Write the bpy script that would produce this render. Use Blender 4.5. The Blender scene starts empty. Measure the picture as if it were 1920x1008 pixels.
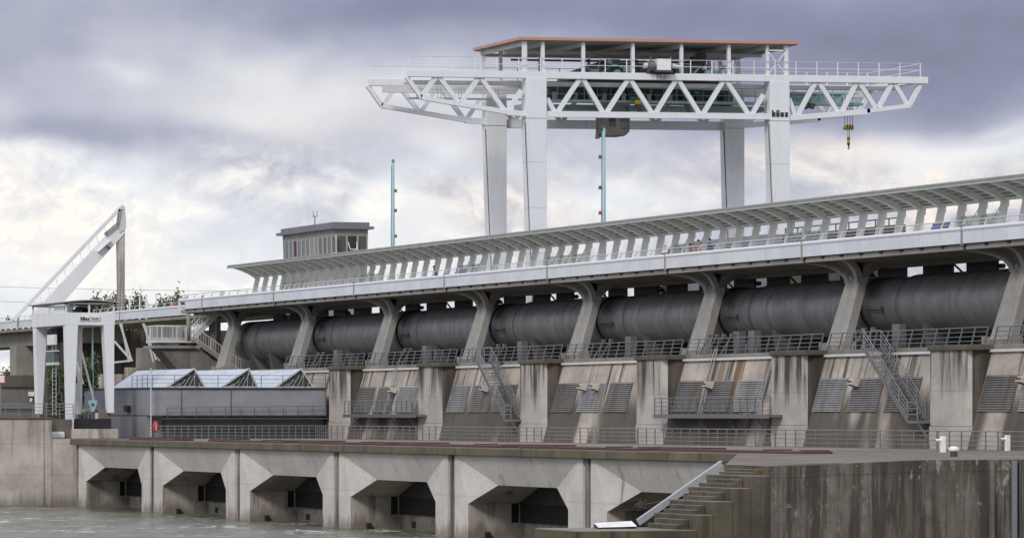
import bpy, bmesh, math, random
from mathutils import Vector, Matrix
random.seed(7)
R = math.radians
scene = bpy.context.scene
COL = scene.collection
# World axes: X = upstream (away from the river), Y = along the dam (away from the viewer), Z = up, water at 0.
H = 7.1
AZ = 18.148
# ------------------------------------------------------------------ camera
cd = bpy.data.cameras.new("Camera"); cam = bpy.data.objects.new("Camera", cd); COL.objects.link(cam)
cam.location = (0, 0, H); cam.rotation_euler = (R(90), 0, R(-AZ))
cd.sensor_width = 36; cd.lens = 9000/1920*36; cd.shift_y = 272/1920
cd.clip_start = 1; cd.clip_end = 20000
scene.camera = cam
# ------------------------------------------------------------------ exposure
vs = scene.view_settings
vs.view_transform = 'Standard'; vs.look = 'None'; vs.exposure = 0.3; vs.gamma = 1; vs.use_curve_mapping = False
# ------------------------------------------------------------------ sun (behind the camera, veiled by cloud)
SUN_DIR = Vector((-0.56, -0.58, 0.59)).normalized()
sd = bpy.data.lights.new("Sun", 'SUN'); sd.energy = 1.5; sd.angle = R(14); sd.color = (1.0, 0.955, 0.9)
so = bpy.data.objects.new("Sun", sd); COL.objects.link(so)
so.rotation_euler = (-SUN_DIR).to_track_quat('-Z', 'Y').to_euler()
sun_el = math.asin(SUN_DIR.z); sun_az = math.atan2(SUN_DIR.x, SUN_DIR.y)

# ------------------------------------------------------------------ node helper
class NT:
    def __init__(s, tree): s.t = tree; s.n = tree.nodes; s.l = tree.links
    def put(s, sock, v):
        if v is None: return
        if isinstance(v, bpy.types.NodeSocket): s.l.new(v, sock)
        elif isinstance(v, (tuple, list)):
            sock.default_value = tuple(v) + ((1.0,) if len(v) == 3 and sock.type == 'RGBA' else ())
        else: sock.default_value = v
    def math(s, op, a, b=None, c=None, clamp=False):
        n = s.n.new('ShaderNodeMath'); n.operation = op; n.use_clamp = clamp
        for i, v in enumerate((a, b, c)): s.put(n.inputs[i], v)
        return n.outputs[0]
    def add(s, a, b): return s.math('ADD', a, b)
    def sub(s, a, b): return s.math('SUBTRACT', a, b)
    def mul(s, a, b): return s.math('MULTIPLY', a, b)
    def rng(s, v, a, b, c=0.0, d=1.0, smooth=True):
        n = s.n.new('ShaderNodeMapRange'); n.interpolation_type = 'SMOOTHSTEP' if smooth else 'LINEAR'
        for i, x in enumerate((v, a, b, c, d)): s.put(n.inputs[i], x)
        return n.outputs[0]
    def sep(s, v):
        n = s.n.new('ShaderNodeSeparateXYZ'); s.put(n.inputs[0], v); return n.outputs
    def comb(s, x, y, z):
        n = s.n.new('ShaderNodeCombineXYZ')
        for i, v in enumerate((x, y, z)): s.put(n.inputs[i], v)
        return n.outputs[0]
    def scale(s, v, k):
        n = s.n.new('ShaderNodeVectorMath'); n.operation = 'MULTIPLY'; s.put(n.inputs[0], v); s.put(n.inputs[1], k); return n.outputs[0]
    def vadd(s, v, k):
        n = s.n.new('ShaderNodeVectorMath'); n.operation = 'ADD'; s.put(n.inputs[0], v); s.put(n.inputs[1], k); return n.outputs[0]
    def noise(s, v, scale=1.0, detail=4, rough=.55, dist=0.0, col=False):
        n = s.n.new('ShaderNodeTexNoise'); s.put(n.inputs['Vector'], v); s.put(n.inputs['Scale'], scale)
        n.inputs['Detail'].default_value = detail; n.inputs['Roughness'].default_value = rough; n.inputs['Distortion'].default_value = dist
        return n.outputs['Color' if col else 'Fac']
    def mix(s, f, a, b, mode='MIX'):
        n = s.n.new('ShaderNodeMix'); n.data_type = 'RGBA'; n.blend_type = mode
        s.put(n.inputs[0], f); s.put(n.inputs[6], a); s.put(n.inputs[7], b); return n.outputs[2]
    def ramp(s, v, stops):
        n = s.n.new('ShaderNodeValToRGB'); e = n.color_ramp.elements
        while len(e) < len(stops): e.new(.5)
        for i, (p, c) in enumerate(stops): e[i].position = p; e[i].color = tuple(c) + (1,)
        s.put(n.inputs[0], v); return n.outputs[0]
    def bump(s, h, strength=.3, dist=.05):
        n = s.n.new('ShaderNodeBump'); s.put(n.inputs['Height'], h); n.inputs['Strength'].default_value = strength
        n.inputs['Distance'].default_value = dist; return n.outputs[0]

# ------------------------------------------------------------------ world: physical sky behind a deck of broken cloud
w = bpy.data.worlds.new("World"); scene.world = w; w.use_nodes = True
T = NT(w.node_tree); T.n.clear()
out = T.n.new('ShaderNodeOutputWorld'); bg = T.n.new('ShaderNodeBackground')
sky = T.n.new('ShaderNodeTexSky'); sky.sky_type = 'NISHITA'; sky.sun_disc = False
sky.sun_elevation = sun_el; sky.sun_rotation = sun_az
bg.inputs[1].default_value = 0.1
d = T.n.new('ShaderNodeTexCoord').outputs['Generated']
x, y, z = T.sep(d)
az = T.math('ARCTAN2', x, y); el = T.math('ARCSINE', z)
U = T.mul(T.sub(az, R(AZ)), 9.0); V = T.mul(el, 9.0)          # 1 unit = 6.37 degrees
P = T.comb(U, V, 0.0)
warp = T.noise(T.scale(P, (1.5, 2.3, 1)), 1.5, 3, .45, col=True)
Pw = T.vadd(P, T.scale(T.vadd(warp, (-.5, -.5, 0)), (.40, .22, 0)))
pu, pv, _ = T.sep(Pw)
def blob(px, py, rx, ry, amp):
    dx = T.mul(T.sub(pu, (px-960)/1000), 1000/rx); dy = T.mul(T.sub(pv, (776-py)/1000), 1000/ry)
    r2 = T.add(T.mul(dx, dx), T.mul(dy, dy))
    return T.mul(T.math('EXPONENT', T.mul(r2, -1.0)), amp)
B = None
for b in [
    (1000, -30, 1500, 120, -.26), (1760, 110, 460, 120, -.36), (1350, 190, 200, 60, -.22), (800, 40, 330, 60, -.16), (1250, 30, 500, 70, -.12), (1900, 20, 400, 120, -.08), (1560, 190, 200, 40, -.14),
    (190, 255, 260, 40, -.22), (60, 100, 150, 70, -.08), (700, 130, 120, 45, -.10), (340, 330, 110, 40, -.10), (20, 340, 70, 26, -.12), (560, 300, 110, 30, -.02),
    (330, 60, 220, 30, .05), (215, 130, 80, 20, .16), (520, 100, 90, 55, .18), (640, 190, 190, 50, .17), (480, 225, 130, 40, .12), (120, 320, 160, 40, .10),
    (90, 410, 330, 130, .22), (300, 540, 700, 170, .26), (470, 385, 70, 22, .16), (600, 360, 110, 22, .18), (690, 400, 50, 60, .18), (560, 430, 150, 30, -.10),
    (790, 400, 110, 90, .22), (830, 250, 110, 30, .16), (1120, 390, 120, 60, .20), (1240, 350, 140, 40, .14), (1300, 260, 190, 45, -.05), (1180, 270, 80, 30, .06),
    (1800, 262, 260, 30, .20), (1700, 300, 330, 55, .26), (1620, 360, 260, 50, .10), (1560, 320, 120, 25, -.06), (1900, 222, 80, 16, .16)]:
    g = blob(*b); B = g if B is None else T.add(B, g)
n1 = T.noise(T.scale(P, (2.2, 4.0, 1)), 1.0, 6, .5, 0)
n2 = T.noise(T.scale(P, (6.0, 8.5, 1)), 1.0, 7, .56, 0)
calm = T.mul(T.rng(pv, .74, .42, .6, 1.0), T.rng(pv, .20, .44, .32, 1.0))
B = T.add(T.add(B, .57), T.add(T.mul(T.sub(n1, .5), .50), T.mul(T.mul(T.sub(n2, .5), .30), calm)))
def puffs(vec, k):                     # heaped cumulus: rounded cells of two sizes on a rolling field
    w_ = T.vadd(vec, T.scale(T.vadd(T.noise(T.scale(vec, (1, 1.2, 1)), 7.0, 3, .55, 0, True), (-.5, -.5, 0)), (.14, .10, 0)))
    h_ = None
    for j_, (f_, a_) in enumerate(((1, 1.0), (2.1, .5), (4.3, .30), (8.9, .16))):
        q_ = T.mul(T.math('ABSOLUTE', T.sub(T.noise(T.scale(T.vadd(w_, (3.1*j_, 1.7*j_, 0)), (1, 1.35, 1)), k*f_, 0), .5)), -2*a_)
        h_ = q_ if h_ is None else T.add(h_, q_)
    return h_
def relief(off, amp, k):
    r_ = T.mul(T.sub(puffs(T.vadd(P, off), k), puffs(P, k)), amp)
    return T.math('MAXIMUM', r_, T.mul(r_, T.rng(pv, .22, .46, .25, .8)))
heap = T.mul(T.rng(pv, .56, .40), T.rng(T.noise(T.scale(P, (2.6, 4.6, 1)), 1.0, 4, .5), .38, .62, .25, 1.0))
B = T.add(B, T.mul(relief((-.014, .026, 0), .62, 7.0), heap))
cc = T.ramp(B, [(0.0, (.16, .166, .245)), (.2, (.222, .232, .338)), (.42, (.345, .358, .455)), (.60, (.50, .52, .59)), (.78, (.655, .68, .725)), (1.0, (.83, .82, .80))])
wn = T.noise(T.scale(P, (1.9, 3.6, 1)), 1.3, 4, .5)
warm = T.mul(T.mul(T.rng(wn, .36, .60), T.rng(B, .40, .72)), T.mul(T.rng(U, -.6, .15, .40, 1.0), T.rng(V, .12, .34)))
cc = T.mix(warm, cc, T.mix(1.0, cc, (1.07, .97, .89), 'MULTIPLY'))
hi = T.rng(el, .12, .5)
cc = T.mix(hi, cc, (.69, .71, .79))
cloud10 = T.mix(1.0, cc, (10, 10, 10), 'MULTIPLY')
cl = T.n.new('ShaderNodeMix'); cl.data_type = 'RGBA'; cl.inputs[0].default_value = .96
T.l.new(sky.outputs[0], cl.inputs[6]); T.l.new(cloud10, cl.inputs[7])
T.l.new(cl.outputs[2], bg.inputs[0]); T.l.new(bg.outputs[0], out.inputs[0])

# ------------------------------------------------------------------ materials
def mat(name):
    m = bpy.data.materials.new(name); m.use_nodes = True
    t = NT(m.node_tree); bs = m.node_tree.nodes['Principled BSDF']
    return m, t, bs
def pos(t): return t.n.new('ShaderNodeNewGeometry').outputs['Position']
def concrete(name, col, streak=.5, scol=(.11, .095, .08), zt=None, zb=None, rust=0.0, rough=.85, sfreq=1.2, blot=.35, lines=0.0, moss=None, cover=(.50, .66), lean=False):
    m, t, bs = mat(name); p = pos(t); X, Y, Z = t.sep(p)
    big = t.noise(t.scale(p, (.35, .22, .4)), 1.0, 6, .6)
    fine = t.noise(p, 5.0, 5, .65)
    c = t.mix(t.rng(big, .3, .72), tuple(v*(1-blot) for v in col), tuple(min(1, v*(1+blot*.45)) for v in col))
    c = t.mix(t.rng(fine, .25, .75), t.mix(1.0, c, (.84, .84, .84), 'MULTIPLY'), c)
    blotch = t.noise(t.scale(p, (1.1, .8, .9)), 1.0, 7, .7)
    c = t.mix(t.rng(blotch, .56, .74, 0, .45), c, t.mix(1.0, c, (.62, .58, .53), 'MULTIPLY'))
    if streak:
        sv = t.noise(t.scale(p, (sfreq*1.3, sfreq, .07)), 1.0, 6, .68) if not lean else t.noise(t.comb(t.mul(X, .05), t.mul(Y, sfreq), t.mul(Z, .05)), 1.0, 6, .7)
        f = t.rng(sv, cover[0], cover[1])
        if zt:
            dv = t.noise(t.scale(p, (sfreq*.9, sfreq*.8, .02)), 1.0, 5, .7)
            f = t.mul(t.rng(sv, cover[0]-.06, cover[1]), t.rng(t.add(Z, t.mul(t.sub(dv, .5), 9.0)), zt[0]+.2, zt[1]-.2))
        if zb: f = t.math('MAXIMUM', f, t.mul(t.rng(t.add(Z, t.mul(t.sub(sv, .5), 3.0)), zb[1], zb[0]), .9))
        if lean: f = t.mul(f, t.math('MAXIMUM', t.rng(t.noise(t.comb(0.0, t.mul(Y, .13), t.mul(Z, .05)), 1.0, 3, .6), .36, .47), t.rng(Z, 7.6, 8.2))); scol = t.mix(t.rng(t.noise(t.comb(t.mul(X, .05), t.mul(Y, 3.5), t.mul(Z, .25)), 1.0, 6, .7), .35, .68), scol, tuple(v*1.8 for v in scol))
        c = t.mix(t.mul(f, streak), c, scol)
    if rust:
        rv = t.noise(t.comb(t.mul(X, .05), Y, t.mul(Z, .07)), .55, 4, .55)
        rf = t.mul(t.rng(rv, .585, .665), t.rng(t.add(Z, t.mul(fine, 1.2)), 7.4, 10.6))
        c = t.mix(t.mul(rf, rust*.85), c, (.19, .108, .055))
    if moss:
        mv = t.noise(t.scale(p, (.6, .6, .25)), 1.0, 6, .65)
        c = t.mix(t.rng(mv, .42, .62, 0, moss), c, (.115, .105, .035))
    h = t.add(fine, t.mul(blotch, .6))
    if lines:
        bl = t.math('FRACT', t.mul(Z, lines)); e = t.rng(bl, 0.0, .06, 0, 1)
        c = t.mix(t.mul(t.sub(1.0, e), .3), c, t.mix(1.0, c, (.5, .48, .45), 'MULTIPLY'))
    t.put(bs.inputs['Base Color'], c); bs.inputs['Roughness'].default_value = rough
    t.put(bs.inputs['Normal'], t.bump(h, .25, .04))
    return m
def paint(name, col, rough=.45, metal=0.0, dirt=.18, dcol=None, streak=0.25, spec=.5):
    m, t, bs = mat(name); p = pos(t)
    a = t.noise(t.scale(p, (.8, .8, .5)), 1.0, 6, .6)
    s_ = t.noise(t.scale(p, (2.2, 2.2, .12)), 1.0, 5, .65)
    dc = dcol or tuple(v*.55 for v in col)
    c = t.mix(t.rng(a, .38, .75, 0, dirt), col, dc)
    c = t.mix(t.rng(s_, .54, .72, 0, streak), c, dc)
    t.put(bs.inputs['Base Color'], c); bs.inputs['Roughness'].default_value = rough
    bs.inputs['Metallic'].default_value = metal; bs.inputs['Specular IOR Level'].default_value = spec
    t.put(bs.inputs['Roughness'], t.rng(a, .3, .7, rough*.85, min(1, rough*1.25)))
    return m
def flat(name, col, rough=.6, metal=0.0):
    m, t, bs = mat(name); n = t.noise(pos(t), 3.0, 4)
    t.put(bs.inputs['Base Color'], t.mix(t.rng(n, .3, .7), tuple(v*.82 for v in col), col))
    bs.inputs['Roughness'].default_value = rough; bs.inputs['Metallic'].default_value = metal
    return m
M = {}
M['conc'] = concrete('outlet_concrete', (.60, .575, .54), .75, (.15, .115, .08), zb=(.1, 1.0), sfreq=.9, blot=.16, lines=.42, cover=(.57, .75))
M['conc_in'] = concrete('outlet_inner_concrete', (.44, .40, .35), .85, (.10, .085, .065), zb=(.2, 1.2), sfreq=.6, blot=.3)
M['joint'] = concrete('joint_concrete', (.30, .27, .235), .9, (.085, .065, .05), sfreq=2.5, cover=(.42, .58))
M['fascia'] = concrete('slab_edge_concrete', (.145, .122, .09), .75, (.05, .042, .028), sfreq=1.5, moss=.5, blot=.35)
M['slab'] = concrete('slab_top_concrete', (.27, .24, .20), 0, blot=.3, moss=.2)
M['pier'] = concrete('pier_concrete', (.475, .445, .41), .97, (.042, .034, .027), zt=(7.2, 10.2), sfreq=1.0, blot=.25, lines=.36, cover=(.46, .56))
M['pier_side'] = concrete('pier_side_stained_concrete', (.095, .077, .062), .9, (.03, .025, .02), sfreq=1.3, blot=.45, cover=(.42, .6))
M['cap'] = concrete('pier_cap_concrete', (.11, .098, .08), .6, (.05, .045, .04), moss=.25)
M['slope'] = concrete('sloped_wall_concrete', (.455, .41, .355), .98, (.040, .030, .022), zb=(7.2, 8.9), rust=1.0, sfreq=1.2, blot=.35, cover=(.52, .63), lean=True)
M['ledge'] = concrete('ledge_concrete', (.24, .22, .19), .5)
M['strut'] = concrete('strut_concrete', (.32, .312, .295), .5, (.16, .148, .13), zt=(12, 16), sfreq=1.4, blot=.16)
M['strutu'] = concrete('strut_upper_shaded_concrete', (.17, .158, .14), .5, (.09, .08, .068), blot=.25)  # darker strut tone: shade below the deck put into the colour
M['deckc'] = concrete('deck_concrete', (.30, .285, .26), .3, (.17, .155, .135), blot=.2, cover=(.52, .7))
M['dam'] = concrete('dam_body_concrete', (.22, .20, .175), .6)
M['abut'] = concrete('abutment_concrete', (.53, .485, .43), .75, (.12, .095, .07), zt=(2.8, 6.6), zb=(.1, 1.2), sfreq=.9, lines=.42, blot=.25)
M['quay'] = concrete('quay_wall_concrete', (.30, .265, .215), .94, (.06, .05, .04), sfreq=1.5, blot=.5, lines=.9, cover=(.37, .58))
def quay_mat():
    m, t, bs = mat('quay_wall_concrete'); p = pos(t); X, Y, Z = t.sep(p)
    big = t.noise(t.scale(p, (.8, .8, .5)), 1.0, 8, .68, .4); fine = t.noise(p, 9.0, 6, .7)
    col_ = t.noise(t.scale(p, (1.5, 1.5, .10)), 1.0, 7, .7, .3); thin = t.noise(t.scale(p, (6.5, 6.5, .28)), 1.0, 6, .7)
    pit = t.noise(t.scale(p, (3.2, 3.2, 2.2)), 1.0, 8, .75)
    c = t.mix(t.rng(big, .32, .7), (.095, .081, .07), (.20, .175, .152))
    c = t.mix(t.rng(col_, .43, .56, 0, .92), c, (.042, .034, .029))
    c = t.mix(t.rng(thin, .48, .66, 0, .6), c, (.055, .045, .038))
    c = t.mix(t.rng(pit, .56, .72, 0, .6), c, (.04, .033, .028))
    lime = t.mul(t.rng(t.noise(t.scale(p, (1.9, 1.9, .8)), 1.0, 8, .75, .8), .57, .66), t.rng(Z, 1.5, 4.6))
    c = t.mix(t.mul(lime, .75), c, (.40, .365, .31))
    mossv = t.noise(t.scale(p, (.9, .9, .35)), 1.0, 6, .65)
    c = t.mix(t.rng(mossv, .52, .7, 0, .35), c, (.085, .08, .03))
    ln = t.math('FRACT', t.mul(Z, 1.05)); e = t.rng(ln, 0.0, .035, 1, 0)
    ln2 = t.math('FRACT', t.mul(Z, 9.5)); e2 = t.rng(ln2, 0.0, .2, 1, 0)
    c = t.mix(t.mul(e, .55), c, (.05, .045, .04)); c = t.mix(t.mul(e2, .16), c, (.06, .05, .045))
    t.put(bs.inputs['Base Color'], c); bs.inputs['Roughness'].default_value = .9
    t.put(bs.inputs['Normal'], t.bump(t.add(t.add(fine, pit), t.mul(e2, .3)), .5, .05)); return m
M['quay'] = quay_mat()
M['worn_lit'] = concrete('worn_lit_step_top', (.27, .245, .21), .4, (.16, .14, .11), blot=.35)
M['quaytop'] = concrete('quay_top_paving', (.20, .172, .152), .55, (.11, .092, .08), sfreq=.5, blot=.4, moss=.12)
M['coping'] = concrete('quay_coping_concrete', (.225, .20, .175), .94, (.045, .038, .032), sfreq=3.0, blot=.5, cover=(.38, .56), moss=.25)
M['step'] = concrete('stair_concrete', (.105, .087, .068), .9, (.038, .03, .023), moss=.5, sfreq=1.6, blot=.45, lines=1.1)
M['white'] = paint('white_crane_paint', (.74, .765, .80), .4, dirt=.12, dcol=(.5, .48, .45), streak=.14)
_m = M['white']; _t = NT(_m.node_tree); _b = _m.node_tree.nodes['Principled BSDF']; _c = _b.inputs['Base Color'].links[0].from_socket
_p = pos(_t); _X, _Y, _Z = _t.sep(_p)
_n = _t.noise(_t.scale(_p, (3.0, 3.0, .8)), 1.0, 6, .65)
_f = _t.mul(_t.mul(_t.rng(_t.math('ABSOLUTE', _t.sub(_X, 127.05)), .95, .35), _t.rng(_n, .34, .55)), _t.mul(_t.rng(_Z, 32.7, 33.2), _t.rng(_Y, 352.5, 351.0)))
_c = _t.mix(_t.mul(_f, .75), _c, (.17, .10, .06))
_g = _t.noise(_t.scale(_p, (5.0, 5.0, .18)), 1.0, 5, .65)
_c = _t.mix(_t.mul(_t.rng(_g, .56, .72), .30), _c, (.40, .36, .32))
_t.put(_b.inputs['Base Color'], _c)
M['whiteg'] = paint('weathered_white_paint', (.62, .62, .62), .5, dirt=.35, dcol=(.36, .34, .31), streak=.4)
M['panel'] = paint('white_parapet_paint', (.70, .725, .78), .42, dirt=.12, dcol=(.5, .52, .55), streak=.1)
M['alu'] = paint('pale_rail_paint', (.62, .63, .64), .4, .3)
M['chan'] = paint('brushed_channel_steel', (.42, .43, .46), .4, .3, dirt=.3)
M['canopy'] = paint('canopy_grey_green_paint', (.74, .75, .71), .5, dirt=.3, streak=.3)
M['canopyd'] = paint('canopy_roof_sheet', (.36, .378, .345), .5, dirt=.4, streak=.4)
_t = M['canopyd'].node_tree; _tr = _t.nodes.new('ShaderNodeBsdfTranslucent'); _tr.inputs[0].default_value = (.30, .33, .29, 1)
_mx = _t.nodes.new('ShaderNodeMixShader'); _mx.inputs[0].default_value = .42; _o = [n_ for n_ in _t.nodes if n_.type == 'OUTPUT_MATERIAL'][0]
_t.links.new(_t.nodes['Principled BSDF'].outputs[0], _mx.inputs[1]); _t.links.new(_tr.outputs[0], _mx.inputs[2]); _t.links.new(_mx.outputs[0], _o.inputs[0])
M['canopye'] = paint('canopy_edge_paint', (.24, .25, .23), .5, dirt=.35, streak=.3)
M['soffitc'] = concrete('stained_shaded_soffit_concrete', (.125, .112, .095), .5, (.07, .06, .052), blot=.3)  # dark tone puts the under-deck shade into the colour, with some staining
M['steel'] = paint('galvanised_steel', (.20, .205, .215), .45, .55, dirt=.4)
M['steeld'] = paint('dark_steel', (.11, .112, .12), .5, .4)
M['rail'] = paint('galvanised_rail', (.27, .275, .285), .4, .6, dirt=.3)
M['deck_bounce'] = concrete('pale_bounce_paving', (.52, .51, .49), 0, blot=.2)
M['black'] = flat('black_steel', (.018, .018, .02), .5)
M['gate'] = paint('dark_gate_steel', (.024, .022, .024), .6, dirt=.5, dcol=(.016, .013, .012), streak=.4)
M['dark'] = flat('dark_void', (.01, .01, .01), .9)
M['rusty'] = paint('hatch_dark_red_paint', (.085, .034, .034), .6, dirt=.5, dcol=(.07, .05, .045), streak=.3)
M['salmon'] = paint('salmon_roof_paint', (.50, .26, .20), .6, dirt=.25, dcol=(.5, .33, .24), streak=.1)
M['pink'] = paint('faded_pink_rail_paint', (.62, .50, .47), .5)
M['soffit'] = flat('roof_soffit', (.30, .285, .265), .7)
M['teal'] = paint('teal_paint', (.27, .40, .40), .45, dirt=.3)
M['teald'] = paint('dark_teal_paint', (.07, .115, .118), .45, dirt=.4)
M['mast'] = paint('pale_teal_mast_paint', (.30, .47, .51), .45, dirt=.12)
M['cabm'] = paint('brown_grey_cab_paint', (.15, .135, .125), .5)
M['cladbeige'] = paint('grey_brown_cladding', (.28, .265, .26), .5, dirt=.15)
M['fasciagrey'] = paint('slate_grey_fascia', (.17, .175, .195), .5)
M['red'] = paint('signal_red', (.55, .03, .04), .4)
M['yellow'] = flat('hook_yellow', (.62, .46, .04), .5)
M['blue'] = flat('board_blue', (.05, .085, .20), .5)
M['bluel'] = flat('board_pale_blue', (.45, .58, .75), .5)
M['wood'] = concrete('weathered_post_paint', (.56, .54, .52), .85, (.20, .16, .13), sfreq=2.2, blot=.4, cover=(.42, .6))
M['plaster'] = concrete('grey_plaster', (.24, .22, .205), .5, (.12, .105, .09))
M['lampb'] = paint('weathered_beige_paint', (.50, .46, .40), .6, dirt=.4, streak=.3)
M['creamd'] = flat('beige_blind', (.17, .16, .13), .8)
M['red2'] = paint('dark_red_blind', (.12, .03, .033), .6)
M['cream'] = flat('cream_blind', (.30, .29, .24), .8)
M['white2'] = flat('bright_white', (.86, .86, .85), .5)
_t = NT(M['quaytop'].node_tree); _b = M['quaytop'].node_tree.nodes['Principled BSDF']; _c = _b.inputs['Base Color'].links[0].from_socket
_p = pos(_t); _X, _Y, _Z = _t.sep(_p); _e = None
for _v, _k in ((_X, .31), (_Y, .14)):
    _fr = _t.math('FRACT', _t.mul(_v, _k)); _q = _t.rng(_fr, .012, .022, 1, 0); _e = _q if _e is None else _t.math('MAXIMUM', _e, _q)
_pd = _t.rng(_t.noise(_t.scale(_p, (.5, .12, 1)), 1.0, 5, .6), .58, .66)
_c = _t.mix(_t.mul(_pd, .55), _c, (.085, .075, .068))
_t.put(_b.inputs['Base Color'], _t.mix(_t.mul(_e, .7), _c, (.06, .052, .045)))
_t.put(_b.inputs['Roughness'], _t.rng(_pd, 0, 1, .85, .35))
M['grass'] = concrete('ground_cover', (.11, .115, .05), 0, blot=.5, moss=.5)

def pipe_mat():
    m, t, bs = mat('dark_pipe_steel'); p = pos(t); X, Y, Z = t.sep(p)
    a = t.noise(t.scale(p, (.2, 1.1, .2)), 1.0, 4, .6)
    b = t.noise(t.scale(p, (.5, .9, .5)), 1.3, 6, .65)
    ang = t.noise(t.comb(t.mul(X, .1), t.mul(Y, 2.2), t.mul(Z, .25)), 1.0, 3, .5)
    c = t.mix(t.rng(a, .3, .7), (.145, .142, .149), (.215, .21, .218))
    c = t.mix(t.rng(ang, .56, .7, 0, .3), c, (.28, .275, .285))
    c = t.mix(t.rng(b, .5, .75, 0, .4), c, (.12, .10, .09))
    t.put(bs.inputs['Base Color'], c); bs.inputs['Metallic'].default_value = .25
    t.put(bs.inputs['Roughness'], t.rng(b, .3, .7, .36, .55))
    return m
M['pipe'] = pipe_mat()
def cladding_mat():
    m, t, bs = mat('grey_wall_cladding'); p = pos(t); X, Y, Z = t.sep(p)
    fr = t.math('FRACT', t.mul(Z, 3.6)); e = t.rng(fr, 0, .12)
    n = t.noise(t.scale(p, (.5, .5, .8)), 1.0, 6, .6)
    c = t.mix(t.rng(n, .3, .7), (.28, .285, .32), (.35, .355, .39))
    c = t.mix(e, (.17, .175, .20), c)
    t.put(bs.inputs['Base Color'], c); bs.inputs['Roughness'].default_value = .5; bs.inputs['Metallic'].default_value = .25
    t.put(bs.inputs['Normal'], t.bump(fr, .25, .04)); return m
M['clad'] = cladding_mat()
def perf_mat():
    m, t, bs = mat('perforated_white_panel'); p = pos(t); X, Y, Z = t.sep(p)
    a = t.noise(t.scale(p, (1, .33, .4)), 1.0, 5, .6)
    dots = t.mul(t.math('SINE', t.mul(Y, 62.0)), t.math('SINE', t.mul(Z, 62.0)))
    c = t.mix(t.rng(a, .35, .7), (.62, .645, .70), (.73, .755, .80))
    c = t.mix(t.rng(dots, .2, .6, 0, .35), c, (.42, .43, .47))
    s_ = t.noise(t.scale(p, (1, 1.6, .15)), 1.0, 4, .6)
    c = t.mix(t.rng(s_, .55, .72, 0, .22), c, (.4, .4, .4))
    t.put(bs.inputs['Base Color'], c); bs.inputs['Roughness'].default_value = .45; return m
M['perf'] = perf_mat()
def glass_mat(name, col, alpha, rough=.08):
    m, t, bs = mat(name)
    t.put(bs.inputs['Base Color'], col); bs.inputs['Roughness'].default_value = rough
    bs.inputs['Alpha'].default_value = alpha; bs.inputs['Specular IOR Level'].default_value = .6
    return m
M['glass'] = glass_mat('green_tinted_glass', (.32, .42, .36), .5)
M['pane'] = glass_mat('dark_window_pane', (.03, .034, .034), 1.0, .06)
M['paneo'] = glass_mat('olive_window_pane', (.085, .085, .055), 1.0, .1)
M['panet'] = glass_mat('teal_window_pane', (.06, .075, .078), 1.0, .1)
def sky_glass():
    m, t, bs = mat('skylight_glass'); p = pos(t); X, Y, Z = t.sep(p)
    fr = t.math('FRACT', t.mul(Y, .8)); e = t.math('MAXIMUM', t.rng(fr, .10, .04), t.rng(t.math('FRACT', t.mul(Z, 1.6)), .08, .03))
    n = t.noise(p, .4, 5)
    n5 = t.noise(t.scale(p, (1.2, .9, 2.5)), 1.0, 6, .65)
    c = t.mix(t.rng(n5, .35, .7), (.33, .44, .53), (.58, .68, .76))  # mottled pale blue puts an uneven sky reflection into the colour
    t.put(bs.inputs['Base Color'], t.mix(e, c, (.34, .38, .42))); bs.inputs['Roughness'].default_value = .16
    bs.inputs['Specular IOR Level'].default_value = .8; return m
M['skyglass'] = sky_glass()
def water_mat():
    m, t, bs = mat('river_water'); p = pos(t)
    p2 = t.n.new('ShaderNodeVectorRotate'); p2.rotation_type = 'Z_AXIS'; t.put(p2.inputs[0], p); p2.inputs['Angle'].default_value = R(AZ)
    q = p2.outputs[0]                                   # along / across the current
    a = t.noise(t.scale(q, (.10, .035, 1)), 1.0, 7, .62, 1.0)
    b = t.noise(t.scale(q, (.42, .10, 1)), 1.0, 7, .68, 1.2)
    f = t.noise(t.scale(q, (.9, .35, 1)), 1.0, 5, .65, .6)
    c = t.mix(t.rng(a, .3, .7), (.062, .066, .044), (.15, .152, .11))
    c = t.mix(t.rng(b, .38, .62, 0, .6), c, (.215, .22, .175))
    b2 = t.noise(t.scale(q, (.16, .075, 1)), 1.0, 9, .74, 1.5)
    foam = t.mul(t.rng(b2, .53, .60), t.rng(f, .47, .57))
    foam = t.mul(foam, t.rng(a, .42, .54))
    c = t.mix(foam, c, (.74, .75, .72))
    t.put(bs.inputs['Base Color'], c); t.put(bs.inputs['Roughness'], t.rng(foam, 0, 1, .22, .8)); bs.inputs['IOR'].default_value = 1.33
    h = t.add(t.mul(b, 1.0), t.mul(f, .45))
    t.put(bs.inputs['Normal'], t.bump(h, .9, .9)); return m
M['water'] = water_mat()
def leaf_mat(name, a, b):
    m, t, bs = mat(name)
    n = t.noise(pos(t), .8, 3)
    t.put(bs.inputs['Base Color'], t.mix(t.rng(n, .3, .7), a, b)); bs.inputs['Roughness'].default_value = .6; return m
M['leaf'] = leaf_mat('tree_leaves', (.045, .07, .018), (.10, .12, .035))
M['leafd'] = leaf_mat('shrub_leaves', (.03, .06, .015), (.075, .11, .03))
M['bark'] = concrete('bark', (.10, .08, .06), .5)
M['skin'] = flat('skin', (.45, .28, .2), .6)
M['hair'] = flat('dark_hair', (.02, .016, .013), .7)

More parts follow.
